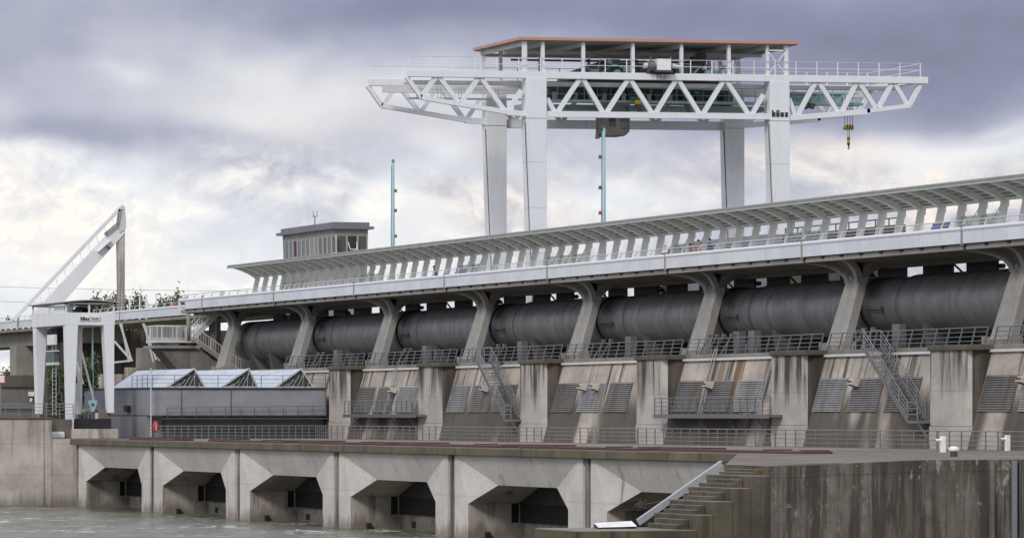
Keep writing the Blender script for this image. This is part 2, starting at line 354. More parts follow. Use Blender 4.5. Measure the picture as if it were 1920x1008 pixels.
# ------------------------------------------------------------------ mesh helpers
ORG = {}
class MB:
    """collects shapes in world metres; build() links them as one mesh object under its thing"""
    def __init__(s): s.v = []; s.f = []; s.mi = []; s.cur = 0
    def face(s, pts):
        i = len(s.v); s.v += [tuple(p) for p in pts]; s.f.append(tuple(range(i, i+len(pts)))); s.mi.append(s.cur); return s
    def faces(s, pts, fs):
        i = len(s.v); s.v += [tuple(p) for p in pts]
        for f in fs: s.f.append(tuple(i+k for k in f)); s.mi.append(s.cur)
        return s
    def hexa(s, b, t):   # four bottom, four top points (same winding)
        return s.faces(list(b)+list(t), [(3, 2, 1, 0), (4, 5, 6, 7)]+[(k, (k+1) % 4, 4+(k+1) % 4, 4+k) for k in range(4)])
    def box(s, x0, x1, y0, y1, z0, z1):
        return s.hexa([(x0, y0, z0), (x1, y0, z0), (x1, y1, z0), (x0, y1, z0)], [(x0, y0, z1), (x1, y0, z1), (x1, y1, z1), (x0, y1, z1)])
    def bar(s, a, b, w_, h_, up=(0, 0, 1)):
        a = Vector(a); b = Vector(b); d_ = (b-a).normalized(); u = Vector(up)
        if abs(d_.dot(u)) > .98: u = Vector((1, 0, 0))
        sx = d_.cross(u).normalized()*w_/2; sy = sx.cross(d_).normalized()*h_/2
        c = [-sx-sy, sx-sy, sx+sy, -sx+sy]
        return s.hexa([a+k for k in c], [b+k for k in c])
    def tube(s, pts, r, seg=6, r2=None, caps=True):
        pts = [Vector(p) for p in pts]; n = len(pts); i0 = len(s.v); prev = None
        for i, p in enumerate(pts):
            dd = (pts[min(i+1, n-1)]-pts[max(i-1, 0)]).normalized()
            u = Vector((0, 0, 1)) if abs(dd.z) < .95 else Vector((1, 0, 0))
            a = dd.cross(u).normalized(); b = a.cross(dd).normalized()
            rr = r if r2 is None else r+(r2-r)*i/(n-1)
            for k in range(seg):
                t_ = 2*math.pi*k/seg; s.v.append(tuple(p+a*math.cos(t_)*rr+b*math.sin(t_)*rr))
        for i in range(n-1):
            for k in range(seg):
                k2 = (k+1) % seg
                s.f.append((i0+i*seg+k, i0+i*seg+k2, i0+(i+1)*seg+k2, i0+(i+1)*seg+k)); s.mi.append(s.cur)
        if caps:
            s.f.append(tuple(i0+k for k in range(seg))[::-1]); s.mi.append(s.cur)
            s.f.append(tuple(i0+(n-1)*seg+k for k in range(seg))); s.mi.append(s.cur)
        return s
    def loft(s, rings, closed=True, caps=True):
        i0 = len(s.v); m = len(rings[0])
        for r_ in rings: s.v += [tuple(p) for p in r_]
        for i in range(len(rings)-1):
            for k in range(m if closed else m-1):
                k2 = (k+1) % m
                s.f.append((i0+i*m+k, i0+i*m+k2, i0+(i+1)*m+k2, i0+(i+1)*m+k)); s.mi.append(s.cur)
        if caps and closed:
            s.f.append(tuple(range(i0, i0+m))[::-1]); s.mi.append(s.cur)
            s.f.append(tuple(range(i0+(len(rings)-1)*m, i0+len(rings)*m))); s.mi.append(s.cur)
        return s
    def prism(s, poly, axis, a, b):    # poly in the two other axes, extruded along axis from a to b
        def mk(p, q): return {'x': (q, p[0], p[1]), 'y': (p[0], q, p[1]), 'z': (p[0], p[1], q)}[axis]
        return s.loft([[mk(p, a) for p in poly], [mk(p, b) for p in poly]])
    def split(s, name, mats, parent=None, **kw):      # every connected piece becomes an object of its own
        par = list(range(len(s.v)))
        def fd(i):
            while par[i] != i: par[i] = par[par[i]]; i = par[i]
            return i
        for f in s.f:
            for k in f[1:]: par[fd(k)] = fd(f[0])
        grp = {}
        for f in s.f: grp.setdefault(fd(f[0]), []).append(f)
        r_ = []
        for fs in grp.values():
            m_ = MB(); ids = sorted({k for f in fs for k in f}); mp = {k: i for i, k in enumerate(ids)}
            m_.v = [s.v[k] for k in ids]; m_.f = [tuple(mp[k] for k in f) for f in fs]; m_.mi = [0]*len(fs)
            r_.append(m_.build(name, mats, parent, **kw))
        return r_
    def build(s, name, mats, parent=None, bevel=0, smooth=False):
        o_ = ORG.get(parent.name, Vector((0, 0, 0))) if parent else Vector((0, 0, 0))
        me = bpy.data.meshes.new(name); me.from_pydata([(p[0]-o_.x, p[1]-o_.y, p[2]-o_.z) for p in s.v], [], s.f)
        bm = bmesh.new(); bm.from_mesh(me); bmesh.ops.recalc_face_normals(bm, faces=bm.faces)
        bm.to_mesh(me); bm.free()
        mats = mats if isinstance(mats, (list, tuple)) else [mats]
        for m_ in mats: me.materials.append(m_)
        if len(mats) > 1: me.polygons.foreach_set('material_index', s.mi)
        if smooth: me.polygons.foreach_set('use_smooth', [True]*len(me.polygons))
        ob = bpy.data.objects.new(name, me); COL.objects.link(ob)
        if parent: ob.parent = parent; ORG[ob.name] = o_
        if bevel:
            bv = ob.modifiers.new('bevel', 'BEVEL'); bv.width = bevel; bv.segments = 2; bv.limit_method = 'ANGLE'; bv.angle_limit = R(40)
        return ob
def thing(name, label, cat, loc=(0, 0, 0), group=None):
    o = bpy.data.objects.new(name, None); COL.objects.link(o); o.location = loc; o.empty_display_size = .5
    o['label'] = label; o['category'] = cat
    if group: o['group'] = group
    ORG[o.name] = Vector(loc); return o
def tag(o, label, cat, group=None):
    o['label'] = label; o['category'] = cat
    if group: o['group'] = group
    return o
def struct(o, label, cat):
    o['kind'] = 'structure'; o['label'] = label; o['category'] = cat; return o
def inst(src, parent, off=(0, 0, 0)):
    c = src.copy(); COL.objects.link(c); c.parent = parent; c.location = Vector(src.location)+Vector(off); return c
def dup(root, delta, label):
    r = root.copy(); COL.objects.link(r); r.location = root.location+Vector(delta); r['label'] = label
    ORG[r.name] = Vector(r.location)
    for ch in list(root.children):
        c = ch.copy(); COL.objects.link(c); c.parent = r
        for g in list(ch.children):
            e = g.copy(); COL.objects.link(e); e.parent = c
    return r
def railing(root, path, height, nr, step, rm, pr=.03, rr=.022, lean=(0, 0, 0), ball=False):
    """rails as one part, each post a part of its own (copies share a mesh)"""
    L = Vector(lean); up = Vector((0, 0, height))+L*height
    m = MB()
    for k in range(nr):
        f = 1-k/nr
        m.tube([Vector(p)+up*f for p in path], rr if k else rr*1.35, 6)
    m.build('rail', rm, root)
    first = None
    for a, b in zip(path[:-1], path[1:]):
        a = Vector(a); b = Vector(b); n = max(1, round((b-a).length/step))
        for k in range(n+1):
            if k == 0 and a != Vector(path[0]): continue
            p = a+(b-a)*k/n
            if first is None:
                o = MB().bar(p, p+up, pr*2, pr*2).build('post', rm, root); first = (o, p)
            else: inst(first[0], root, p-first[1])
    return root
ORD = ['first', 'second', 'third', 'fourth', 'fifth', 'sixth', 'seventh', 'eighth', 'ninth', 'tenth']

# ================================================================== SETTING
wm = MB().face([(-4000, -400, 0), (4000, -400, 0), (4000, 9000, 0), (-4000, 9000, 0)]).build('water', M['water'])
struct(wm, 'grey green river water flecked with white foam', 'water')
g = MB().box(-2500, 83.5, 366.5, 9000, -2, 4.6)
g.box(83.5, 3000, 440, 9000, -2, 4.6)
struct(g.build('ground', M['grass']), 'scrubby ground beyond the dam', 'ground')

# ---- outlet block with six chamfered mouths
ob_ = thing('outlet_block', 'long pale concrete outlet block with a row of chamfered openings over the water', 'outlet block', (83, 360.5, 0))
NB = [360.5-24*k for k in range(6)]
def mouth(Tj):
    a, c = MB(), 83.0
    q = lambda o, z, n=c: (n, Tj-o, z)
    JL, JR, SL, SR = (3.25, 2.0), (20.95, 2.0), (6.95, 3.1), (17.3, 3.1)
    P2, Q2 = (1.15, 4.62), (22.6, 4.62)
    e0, e1 = .65, 23.35
    a.face([q(e0, 4.75), q(e1, 4.75), q(*Q2), q(*P2)])
    a.face([q(e0, -1), q(e0, 4.75), q(*P2), q(*JL), q(JL[0], -1)])
    a.face([q(e1, -1), q(JR[0], -1), q(*JR), q(*Q2), q(e1, 4.75)])
    s1, s2 = q(*SL, 83.6), q(*SR, 83.6)
    a.face([q(*P2), s1, q(*JL)]); a.face([q(*Q2), q(*JR), s2]); a.face([q(*P2), q(*Q2), s2, s1])
    a.face([q(e0, -1), q(e0, -1, 84), q(e0, 4.75, 84), q(e0, 4.75)]); a.face([q(e1, -1), q(e1, -1, 84), q(e1, 4.75, 84), q(e1, 4.75)])
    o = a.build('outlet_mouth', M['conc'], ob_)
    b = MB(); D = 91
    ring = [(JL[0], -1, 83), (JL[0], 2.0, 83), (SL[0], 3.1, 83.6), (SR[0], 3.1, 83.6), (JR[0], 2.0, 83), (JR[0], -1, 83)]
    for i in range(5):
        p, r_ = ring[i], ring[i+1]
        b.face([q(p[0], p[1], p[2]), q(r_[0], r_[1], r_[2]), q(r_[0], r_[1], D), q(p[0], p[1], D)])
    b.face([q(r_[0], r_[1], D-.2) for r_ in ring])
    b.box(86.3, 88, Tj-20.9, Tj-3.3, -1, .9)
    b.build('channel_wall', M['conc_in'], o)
    MB().box(85.6, 86.03, Tj-3.262, Tj-3.1, .9, 2.0).build('gate_slot', M['dark'], o)
    gm = MB().hexa([(86.04, Tj-20.9, 2.0), (86.5, Tj-20.9, 2.0), (86.5, Tj-3.27, 2.0), (86.04, Tj-3.27, 2.0)],
                   [(86.2, Tj-20.9, 3.09), (86.8, Tj-20.9, 3.09), (86.8, Tj-3.27, 3.09), (86.2, Tj-3.27, 3.09)])
    gm.build('gate', M['gate'], o)
    MB().box(86.12, 87.4, Tj-20.9, Tj-3.27, .92, 1.995).build('gate_recess', M['dark'], o)  # black box: shade of the recess below the gate put into colour
    if Tj < 340:
        MB().box(84.0, 84.24, Tj-3.6, Tj-3.2, .02, .38).build('drain_hole', M['dark'], o)
        MB().box(86.25, 86.4, Tj-6.2, Tj-5.5, .12, .5).build('drain_hole', M['dark'], o)
    return o
for Tj in NB: mouth(Tj)
for k in range(7):
    Tj = 360.5-24*k
    MB().box(83.14, 84.2, Tj-.65, Tj+.65, -1, 4.75).build('joint_strip', M['joint'], ob_)
    MB().box(83.0, 83.14, Tj-.12, Tj+.12, -1, 4.75).build('joint_rib', M['joint'], ob_)
MB().box(82.72, 86.5, 205, 361.6, 4.75, 5.2).build('slab_edge', M['fascia'], ob_, bevel=.05)
MB().box(86.5, 106, 205, 364, 4.0, 5.195).build('slab', M['slab'], ob_)
MB().box(84, 106, 205, 362, -2, 4.0).build('core', M['conc_in'], ob_) if False else None
# dark red hatch covers on the slab
HL = ['small red brown hatch cover on the slab edge in front of the grey cladding', 'red brown hatch cover on the slab edge, second from the left', 'red brown hatch cover on the slab edge below the left steel balcony',
      'red brown hatch cover on the slab edge, below the steel stair on the left', 'red brown hatch cover on the slab edge, below the paired wall lamps', 'rightmost red brown hatch cover on the slab edge above the quay steps']
for (a, b), lb in zip([(348.4, 334.9), (325, 305.4), (301.4, 282), (279.1, 258.7), (255.8, 235.5), (232.5, 212.4)], HL):
    h = thing('hatch_cover', lb, 'hatch cover', (85, (a+b)/2, 5.2), 'hatch covers on the slab')
    MB().box(84.2, 85.7, b, a, 5.2, 5.34).build('lid', M['rusty'], h, bevel=.03)
    m = MB()
    m.box(84.25, 85.6, b+.15, b+.6, 5.34, 5.4); m.box(84.25, 85.6, a-6, a-.15, 5.34, 5.42); m.box(84.25, 85.6, b+5, b+5.5, 5.34, 5.4)
    m.split('stiffener', M['rusty'], h)
# ---- guard rail along the slab in six lengths
RL = ['left end', 'left balcony', 'left steel stair', 'paired wall lamps', 'right balcony', 'right steel stair']
t0 = 358.5
for k in range(6):
    a, b = t0-24*k, t0-24*k-23.9
    r = thing('guard_rail', 'grey slab guard rail in front of the ' + ['small left balcony', 'left steel stair', 'bay with two wall lamps', 'wide right balcony', 'right steel stair', 'rightmost bay and white bollards'][k], 'railing', (102.3, a, 5.2), 'slab guard rails')
    railing(r, [(102.3, a, 5.2), (102.3, b, 5.2)], 1.0, 4, 1.6, M['rail'])
r = thing('guard_rail', 'slab guard rail of close posts in front of the grey clad skylight building', 'railing', (89, 361.4, 5.2))
railing(r, [(88.8, 361.4, 5.2), (102.3, 361.4, 5.2), (102.3, 358.6, 5.2)], 1.0, 4, .55, M['rail'])

# ---- piers
TP = [360.8-24*k for k in range(6)]
p0 = thing('buttress_pier', 'x', 'pier', (104, 360.8, 5.2), 'buttress piers between the louvre bays')
T_ = 360.8
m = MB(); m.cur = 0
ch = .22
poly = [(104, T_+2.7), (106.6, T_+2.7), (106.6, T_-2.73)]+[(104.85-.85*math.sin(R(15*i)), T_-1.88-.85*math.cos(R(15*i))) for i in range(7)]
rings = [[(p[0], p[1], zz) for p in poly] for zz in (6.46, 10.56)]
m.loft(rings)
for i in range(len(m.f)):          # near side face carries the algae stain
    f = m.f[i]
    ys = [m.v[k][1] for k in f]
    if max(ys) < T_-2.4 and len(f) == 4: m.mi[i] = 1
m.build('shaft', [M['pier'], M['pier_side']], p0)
poly2 = [(103.95, T_+2.74), (106.6, T_+2.74), (106.6, T_-2.76)]+[(104.8-.85*math.sin(R(15*i)), T_-1.91-.85*math.cos(R(15*i))) for i in range(7)]
MB().loft([[(p[0], p[1], zz) for p in poly2] for zz in (5.2, 6.44)]).build('foot', M['pier'], p0)
MB().box(103.86, 106.9, T_-2.95, T_+2.82, 10.56, 10.86).build('cap', M['cap'], p0, bevel=.05)
PLB = ['concrete pier at the right end of the grey skylight building', 'stained concrete pier at the right end of the left balcony', 'concrete pier at the foot of the left steel stair',
       'concrete pier at the left end of the wide right balcony', 'concrete pier at the right end of the wide balcony with one long dark streak', 'rightmost concrete pier at the foot of the right steel stair']
p0['label'] = PLB[0]
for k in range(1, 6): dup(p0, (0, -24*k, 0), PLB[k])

# ---- sloped wall bays with louvres
nz = lambda z_: 105.3-.27*(10.5-z_)
def wall_bay(T_, louv, lb):
    r = thing('sloped_wall', lb, 'wall', (104, T_-12, 5.2), 'sloped wall bays between the piers')
    a, b = T_-21.35, T_-2.66
    m = MB().hexa([(nz(5.2), a, 5.2), (107, a, 5.2), (107, b, 5.2), (nz(5.2), b, 5.2)], [(nz(10.45), a, 10.45), (107, a, 10.45), (107, b, 10.45), (nz(10.45), b, 10.45)])
    m.build('wall_face', M['slope'], r)
    MB().box(105.12, 107, a, b, 10.45, 10.6).build('coping', M['whiteg'], r)
    if not louv: return r
    for k, (o0, o1) in enumerate(((2.85, 7.2), (8.15, 12.65), (13.6, 18.1))):
        y1, y0 = T_-o0, T_-o1; m = MB(); z0, z1 = 7.25, 9.2; ns = 15
        fl = .06
        m.hexa([(nz(z0)-.02, y0, z0), (nz(z0)+.2, y0, z0), (nz(z0)+.2, y1, z0), (nz(z0)-.02, y1, z0)], [(nz(z1)-.02, y0, z1), (nz(z1)+.2, y0, z1), (nz(z1)+.2, y1, z1), (nz(z1)-.02, y1, z1)])
        for i in range(ns):
            zz = z0+(z1-z0)*(i+.08)/ns; hh = (z1-z0)/ns
            m.faces([(nz(zz)-.10, y0, zz), (nz(zz)-.10, y1, zz), (nz(zz+hh*.8)-.03, y1, zz+hh*.8), (nz(zz+hh*.8)-.03, y0, zz+hh*.8), (nz(zz)-.02, y0, zz), (nz(zz)-.02, y1, zz)],
                    [(0, 1, 2, 3), (0, 4, 5, 1), (0, 3, 4), (1, 5, 2)])
        m.build('louvre_panel', LOUV[(int(T_/24)+k) % 3], r)
    return r
def louv_mat(name, c0, rustf):
    m, t, bs = mat(name); p = pos(t); X, Y, Z = t.sep(p)
    rv = t.noise(t.comb(t.mul(X, .3), Y, t.mul(Z, .06)), .9, 4, .6); n = t.noise(p, 1.5, 5, .6)
    c = t.mix(t.rng(n, .3, .7), tuple(v*.75 for v in c0), c0)
    c = t.mix(t.rng(rv, .52, .68, 0, rustf), c, (.17, .105, .055))
    t.put(bs.inputs['Base Color'], c); bs.inputs['Metallic'].default_value = .4; bs.inputs['Roughness'].default_value = .5; return m
LOUV = [louv_mat('louvre_steel', (.225, .22, .215), .7), louv_mat('louvre_steel_rusty', (.21, .20, .19), .95), louv_mat('louvre_steel_bright', (.35, .35, .36), .4)]
WL = ['sloped louvred wall bay behind the left balcony', 'sloped louvred wall bay crossed by the left steel stair', 'sloped rust streaked wall bay with three louvres and two lamps', 'sloped louvred wall bay behind the wide right balcony with ladders',
      'sloped louvred wall bay crossed by the right steel stair', 'sloped louvred wall bay at the right edge of the view']
for T_, lb in zip(TP, WL): wall_bay(T_, True, lb)
wall_bay(384.8, False, 'plain pale sloped wall end behind the skylight roof')
# box lamps on the sloped walls
LP = [(348.0, 'box lamp on the wall above the left balcony'), (325.3, 'box lamp left of the left steel stair'), (303.9, 'left of two box lamps side by side on the rust streaked wall'), (301.4, 'right of two box lamps side by side on the rust streaked wall'),
      (279.8, 'box lamp beside the ladder above the wide balcony'), (256.0, 'box lamp left of the right steel stair'), (232.4, 'left box lamp at the right edge of the view'), (230.2, 'rightmost box lamp on the louvred wall')]
def lamp(y_, lb):
    r = thing('wall_lamp', lb, 'lamp', (104.6, y_, 8.95), 'box lamps on the louvred wall')
    MB().hexa([(104.2, y_-.3, 8.82), (104.7, y_-.3, 8.66), (104.7, y_+.3, 8.66), (104.2, y_+.3, 8.82)], [(104.42, y_-.3, 9.1), (105, y_-.3, 9.14), (105, y_+.3, 9.14), (104.42, y_+.3, 9.1)]).build('housing', M['lampb'], r, bevel=.015)
    MB().hexa([(104.2, y_-.27, 8.80), (104.66, y_-.27, 8.65), (104.66, y_+.27, 8.65), (104.2, y_+.27, 8.80)], [(104.34, y_-.27, 9.03), (104.4, y_-.27, 9.05), (104.4, y_+.27, 9.05), (104.34, y_+.27, 9.03)]).build('lens', M['black'], r)
    MB().face([(104.05, y_-.37, 8.79), (104.05, y_+.37, 8.79), (104.22, y_+.37, 9.03), (104.22, y_-.37, 9.03)]).build('lens', M['black'], r) if False else None
for y_, lb in LP: lamp(y_, lb)

# ---- ledge and dam body
db = thing('dam_body', 'massive concrete dam body carrying the pipe and the deck', 'dam', (120, 320, 0))
MB().box(105.3, 112.5, 200, 426, 10.6, 10.84).build('ledge', M['ledge'], db, bevel=.04)
MB().box(107, 112.5, 200, 426, -2, 10.6).build('core', M['dam'], db)
MB().box(112.5, 146, 200, 432, -2, 13.4).build('crest', M['dam'], db)
# ledge rails, leaning with the wall
LR = ['left balcony bay', 'bay of the left steel stair', 'bay with the paired lamps', 'wide balcony bay', 'bay of the right steel stair', 'rightmost bay']
r0 = thing('ledge_rail', 'tilted grey ledge rail below the pipe, above the skylight building', 'railing', (105.6, 384.8, 10.84), 'tilted rails along the ledge')
railing(r0, [(105.6, 382.6, 10.84), (105.6, 359.8, 10.84)], 1.0, 4, 1.75, M['steel'], .035, .026, (.26, 0, 0))
for k in range(6): dup(r0, (0, -24*(k+1), 0), 'tilted grey ledge rail below the pipe in the ' + LR[k])
# stub posts and props behind the rails
SP = [(370.0, 'above the skylight roof'), (345.8, 'in the left balcony bay'), (322.8, 'beside the head of the left steel stair'), (299.9, 'above the two wall lamps'), (279.7, 'left one of the two above the wide balcony'), (277.1, 'right one of the two above the wide balcony'), (254.1, 'at the head of the right steel stair')]
for y_, lb in SP:
    MB().box(106.4, 106.9, y_-.55, y_+.55, 10.84, 12.25)
    r = thing('steel_stub_post', 'square grey stub post on the ledge ' + lb, 'post', (106.6, y_, 10.84), 'stub posts on the ledge')
    MB().box(106.35, 106.85, y_-.5, y_+.5, 10.9, 12.25).build('shaft', M['steel'], r, bevel=.03)
    MB().box(106.2, 107, y_-.7, y_+.7, 10.84, 10.9).build('base_plate', M['steeld'], r)
    for dy in (3.2, 4.6):
        MB().tube([(105.6, y_+dy, 10.86), (106.2, y_+dy-.3, 12.0)], .06).box(106.1, 106.3, y_+dy-.45, y_+dy-.15, 11.95, 12.12).build('prop', M['steel'], r)

# ---- struts
TS = [408.8-24*k for k in range(8)]
def make_strut(T_, lb):
    r = thing('deck_strut', lb, 'strut', (107, T_, 10.84), 'leaning struts under the deck')
    nf = lambda z_: 106.8+.305*(z_-11); hw = lambda z_: 1.38-.08*(z_-11)
    rings = []
    for zz in (10.84, 11.3, 12.5, 14.0, 15.3):
        h = hw(zz); f = nf(zz); e = .06 if zz < 11.2 else 0
        sec = [(-h-e, .62+e), (-h-e, .1), (-h+.24, -e), (-h+.72, -e), (-h+.86, .13), (h-.86, .13), (h-.72, -e), (h-.24, -e), (h+e, .1), (h+e, .62+e)]
        rings.append([(f+q[1], T_+q[0], zz) for q in sec])
    MB().loft(rings).build('shaft', M['strut'], r)
    N0 = nf(14.9); web, ribs = [], ([], [])
    for i in range(11):
        th = R(90)*i/10; c = 1-math.cos(th)
        n_ = N0-1.15*c; z_ = 14.9+1.28*math.sin(th); h = hw(15.1)
        far = h+5.6*c**1.1; near = -h-.2*c
        tn, tz = math.cos(th), math.sin(th)
        def quad(y0, y1, o0, o1): return [(n_+o0*tn, T_+y0, z_+o0*tz), (n_+o0*tn, T_+y1, z_+o0*tz), (n_+o1*tn, T_+y1, z_+o1*tz), (n_+o1*tn, T_+y0, z_+o1*tz)]
        web.append(quad(near+.1, far-.1, .22, .36))
        ribs[0].append(quad(far-.62-.3*c, far, 0, .34)); ribs[1].append(quad(near, near+.5, 0, .34))
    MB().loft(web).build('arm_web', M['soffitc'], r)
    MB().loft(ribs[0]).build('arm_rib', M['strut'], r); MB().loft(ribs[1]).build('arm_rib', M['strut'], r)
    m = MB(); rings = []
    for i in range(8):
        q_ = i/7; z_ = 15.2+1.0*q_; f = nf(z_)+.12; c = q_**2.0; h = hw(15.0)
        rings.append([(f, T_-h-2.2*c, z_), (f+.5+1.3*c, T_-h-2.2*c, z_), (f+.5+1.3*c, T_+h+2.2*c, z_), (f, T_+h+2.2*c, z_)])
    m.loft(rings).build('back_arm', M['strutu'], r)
    m = MB()
    for dy in (-1.75, 1.75): m.box(106.7, 107.5, T_+dy-.16, T_+dy+.16, 10.84, 11.35)
    m.box(106.55, 106.95, T_-1.2, T_-.4, 10.84, 11.2).box(106.55, 106.95, T_+.4, T_+1.2, 10.84, 11.2)
    m.split('foot_block', M['deckc'], r, bevel=.03)
    return r
SLB = ['leftmost leaning deck strut, beside the stair landing', 'leaning deck strut standing behind the pipe elbow at the skylight roof, second from the left', 'leaning deck strut standing above the left balcony', 'leaning deck strut standing left of the left steel stair, fourth from the left',
       'leaning deck strut standing above the paired wall lamps', 'leaning deck strut standing above the left end of the wide balcony', 'leaning deck strut standing left of the right steel stair', 'rightmost leaning deck strut, cut by the edge of the view']
s0 = make_strut(TS[0], SLB[0])
for k in range(1, 8): dup(s0, (0, -24*k, 0), SLB[k])

# ---- big dark pipe
pr = thing('steel_pipe', 'huge dark grey steel pipe lying behind the leaning struts', 'pipe', (110.6, 320, 13.6))
PC, PZ, PR = 110.7, 13.58, 1.72
def ring_at(y_, r_, seg=40): return [(PC+math.cos(2*math.pi*k/seg)*r_, y_, PZ+math.sin(2*math.pi*k/seg)*r_) for k in range(seg)]
def body(y1, y0, r_, name, seams=True):
    ys = [(y1, r_*.985), (y1-.08, r_)]
    if seams:
        n = max(1, round((y1-y0)/2.4))
        for i in range(1, n):
            yy = y1-(y1-y0)*i/n+random.uniform(-.7, .7); dd = random.uniform(.988, .997); ys += [(yy+.05, r_), (yy+.03, r_*dd), (yy-.03, r_*dd), (yy-.05, r_)]
    ys += [(y0+.08, r_), (y0, r_*.985)]
    m = MB().loft([ring_at(a, b) for a, b in ys])
    o = m.build(name, M['pipe'], pr, smooth=True)
    md = o.modifiers.new('edge', 'EDGE_SPLIT'); md.split_angle = R(30); return o
for k in range(7):
    T_ = TS[k]
    body(T_-4.3, T_-22.6, PR, 'pipe_section')
    body(T_-22.6-.02, T_-28.3+.02, PR*.955, 'pipe_neck', False)
    MB().loft([ring_at(T_-22.7, PR*1.012), ring_at(T_-22.95, PR*1.012)]).build('flange', M['steeld'], pr, smooth=True)
    MB().loft([ring_at(T_-4.35, PR*1.012), ring_at(T_-4.6, PR*1.012)]).build('flange', M['steeld'], pr, smooth=True)
    MB().hexa([(109.6, T_-8.4, 10.84), (112, T_-8.4, 10.84), (112, T_-7.6, 10.84), (109.6, T_-7.6, 10.84)], [(109.3, T_-8.4, 12.4), (112.2, T_-8.4, 12.4), (112.2, T_-7.6, 12.4), (109.3, T_-7.6, 12.4)]).build('saddle', M['steeld'], pr)
    m = MB().tube([(109.0, T_-24.2, 13.3), (108.95, T_-26.4, 13.25)], .035).tube([(108.95, T_-26.4, 13.1), (108.95, T_-26.4, 13.45)], .07)
    m.build('valve', M['black'], pr)
body(216.8-4.3, 205, PR, 'pipe_section')
body(411.8, TS[0]-4.32, PR, 'pipe_section')
m = MB(); rr = []
for i in range(7):
    th = R(90)*i/6; rr.append(ring_at(411.8+.7*math.sin(th), PR*max(.03, math.cos(th))))
m.loft(rr).build('end_cap', M['pipe'], pr, smooth=True)
MB().hexa([(110.3, 407.2, 10.84), (111.2, 407.2, 10.84), (111.2, 408.6, 10.84), (110.3, 408.6, 10.84)], [(108.9, 407.2, 13.2), (110, 407.2, 13.2), (110, 408.6, 13.2), (108.9, 408.6, 13.2)]).build('end_leg', M['pipe'], pr)

# ---- deck with parapet
YF, YN = 420.8, 203.0
dk = thing('walkway_deck', 'long concrete walkway deck with white perforated parapet above the pipe', 'bridge', (106.4, 320, 16.2))
m = MB().prism([(106.75, 16.2), (106.75, 16.52), (113.2, 16.55), (113.2, 16.2), (112.0, 15.95), (109.2, 15.95), (107.4, 16.18)], 'y', YN, YF)
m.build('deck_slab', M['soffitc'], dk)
MB().box(106.72, 113.2, YN, YF-.02, 16.555, 16.6).build('bounce_paving', M['deck_bounce'], dk)  # unseen pale layer added to bounce light up under the canopy
MB().box(106.5, 106.86, YN, YF, 16.18, 16.47).build('edge_beam', M['deckc'], dk, bevel=.02)
MB().box(109.6, 110.1, YN, YF, 15.72, 15.95).build('soffit_beam', M['soffitc'], dk)
# parapet panels, 3 m apart, thick joint posts every 24 m
PJ = [412.5-24*k for k in range(0, 9)]
pan0 = capo = None
yy = 418.5
pp = MB().box(106.33, 106.40, yy-2.93, yy-.03, 16.52, 17.22).build('parapet_panel', M['perf'], dk, bevel=.01); p_first = (pp, yy)
hp = MB().box(106.36, 106.44, yy-.04, yy+.04, 17.4, 17.62).bar((106.40, yy, 17.6), (106.56, yy, 17.8), .06, .06).build('rail_post', M['alu'], dk)
br = MB().box(106.42, 106.7, yy-.22, yy+.22, 16.38, 16.53).build('bracket', M['dark'], dk)
n = 0
while yy-3*n > YN+3:
    if n:
        inst(pp, dk, (0, -3*n, 0)); inst(hp, dk, (0, -3*n, 0)); inst(br, dk, (0, -3*n, 0))
    n += 1
sec = lambda y_: [(106.31, y_, 17.23), (106.27, y_, 17.33), (106.31, y_, 17.43), (106.42, y_, 17.46), (106.5, y_, 17.4), (106.5, y_, 17.23)]
js = [YF]+[y_ for y_ in PJ if y_ < YF]+[YN]
for a, b in zip(js[:-1], js[1:]):
    MB().loft([sec(a-.05), sec(b+.05)]).build('coping', M['panel'], dk)
    MB().box(106.28, 106.46, b-.09, b+.09, 16.42, 17.58).build('joint_post', M['deckc'], dk)
    MB().box(106.47, 106.9, b-.1, b+.06, 16.17, 16.5).build('beam_joint', M['dark'], dk)
MB().tube([(106.57, YF, 17.82), (106.57, YN, 17.82)], .035).tube([(106.50, YF, 17.62), (106.50, YN, 17.62)], .015).build('handrail', M['alu'], dk)
m = MB()
MB().box(106.27, 106.5, YF, YF+.1, 16.3, 17.5).box(106.5, 113.2, YF, YF+.08, 16.2, 16.5).build('end_plate', M['panel'], dk)
# hangers between deck and pipe, seen against the sky
hg = None; yy = 409.0
k = 0
while yy > 206:
    wdt = random.choice((3.8, 4.4, 5.0))
    m = MB().box(111.9, 112.02, yy-wdt, yy, 15.25, 15.98)
    if k % 2: m.bar((111.9, yy-wdt-1.6, 15.3), (111.9, yy-wdt, 15.95), .09, .09)
    if k % 3 == 0: m.tube([(111.9, yy-wdt-.9, 15.55), (111.9, yy-wdt-.2, 15.55)], .16)
    m.build('hanger', M['black'], dk); yy -= wdt+random.uniform(1.5, 2.6); k += 1  # black tone stands in for the deep shadow under the deck

# ---- canopy
cn = thing('canopy', 'long curved grey canopy on leaning columns over the walkway', 'canopy', (109, 320, 16.55))
CF, CN = 412.3, 205.0
MB().prism([(108.55, 20.02), (108.55, 20.24), (108.72, 20.30), (108.72, 20.02)], 'y', CN, CF).build('edge_beam', M['canopye'], cn)
MB().prism([(108.50, 20.0), (108.50, 20.045), (108.74, 20.04), (108.74, 20.0)], 'y', CN, CF).build('edge_lip', M['alu'], cn)
crv = [(108.7, 20.24), (109.2, 20.16), (109.7, 20.05), (110.2, 19.90), (110.65, 19.72), (111.0, 19.52), (111.3, 19.36)]
MB().prism(crv+[(a+.02, b+.06) for a, b in reversed(crv)], 'y', CN, CF).build('roof_sheet', M['canopyd'], cn)
m = MB()
for a, b in crv[1:6]: m.box(a-.04, a+.04, CN, CF, b-.09, b-.01)
m.build('purlin', M['canopy'], cn)
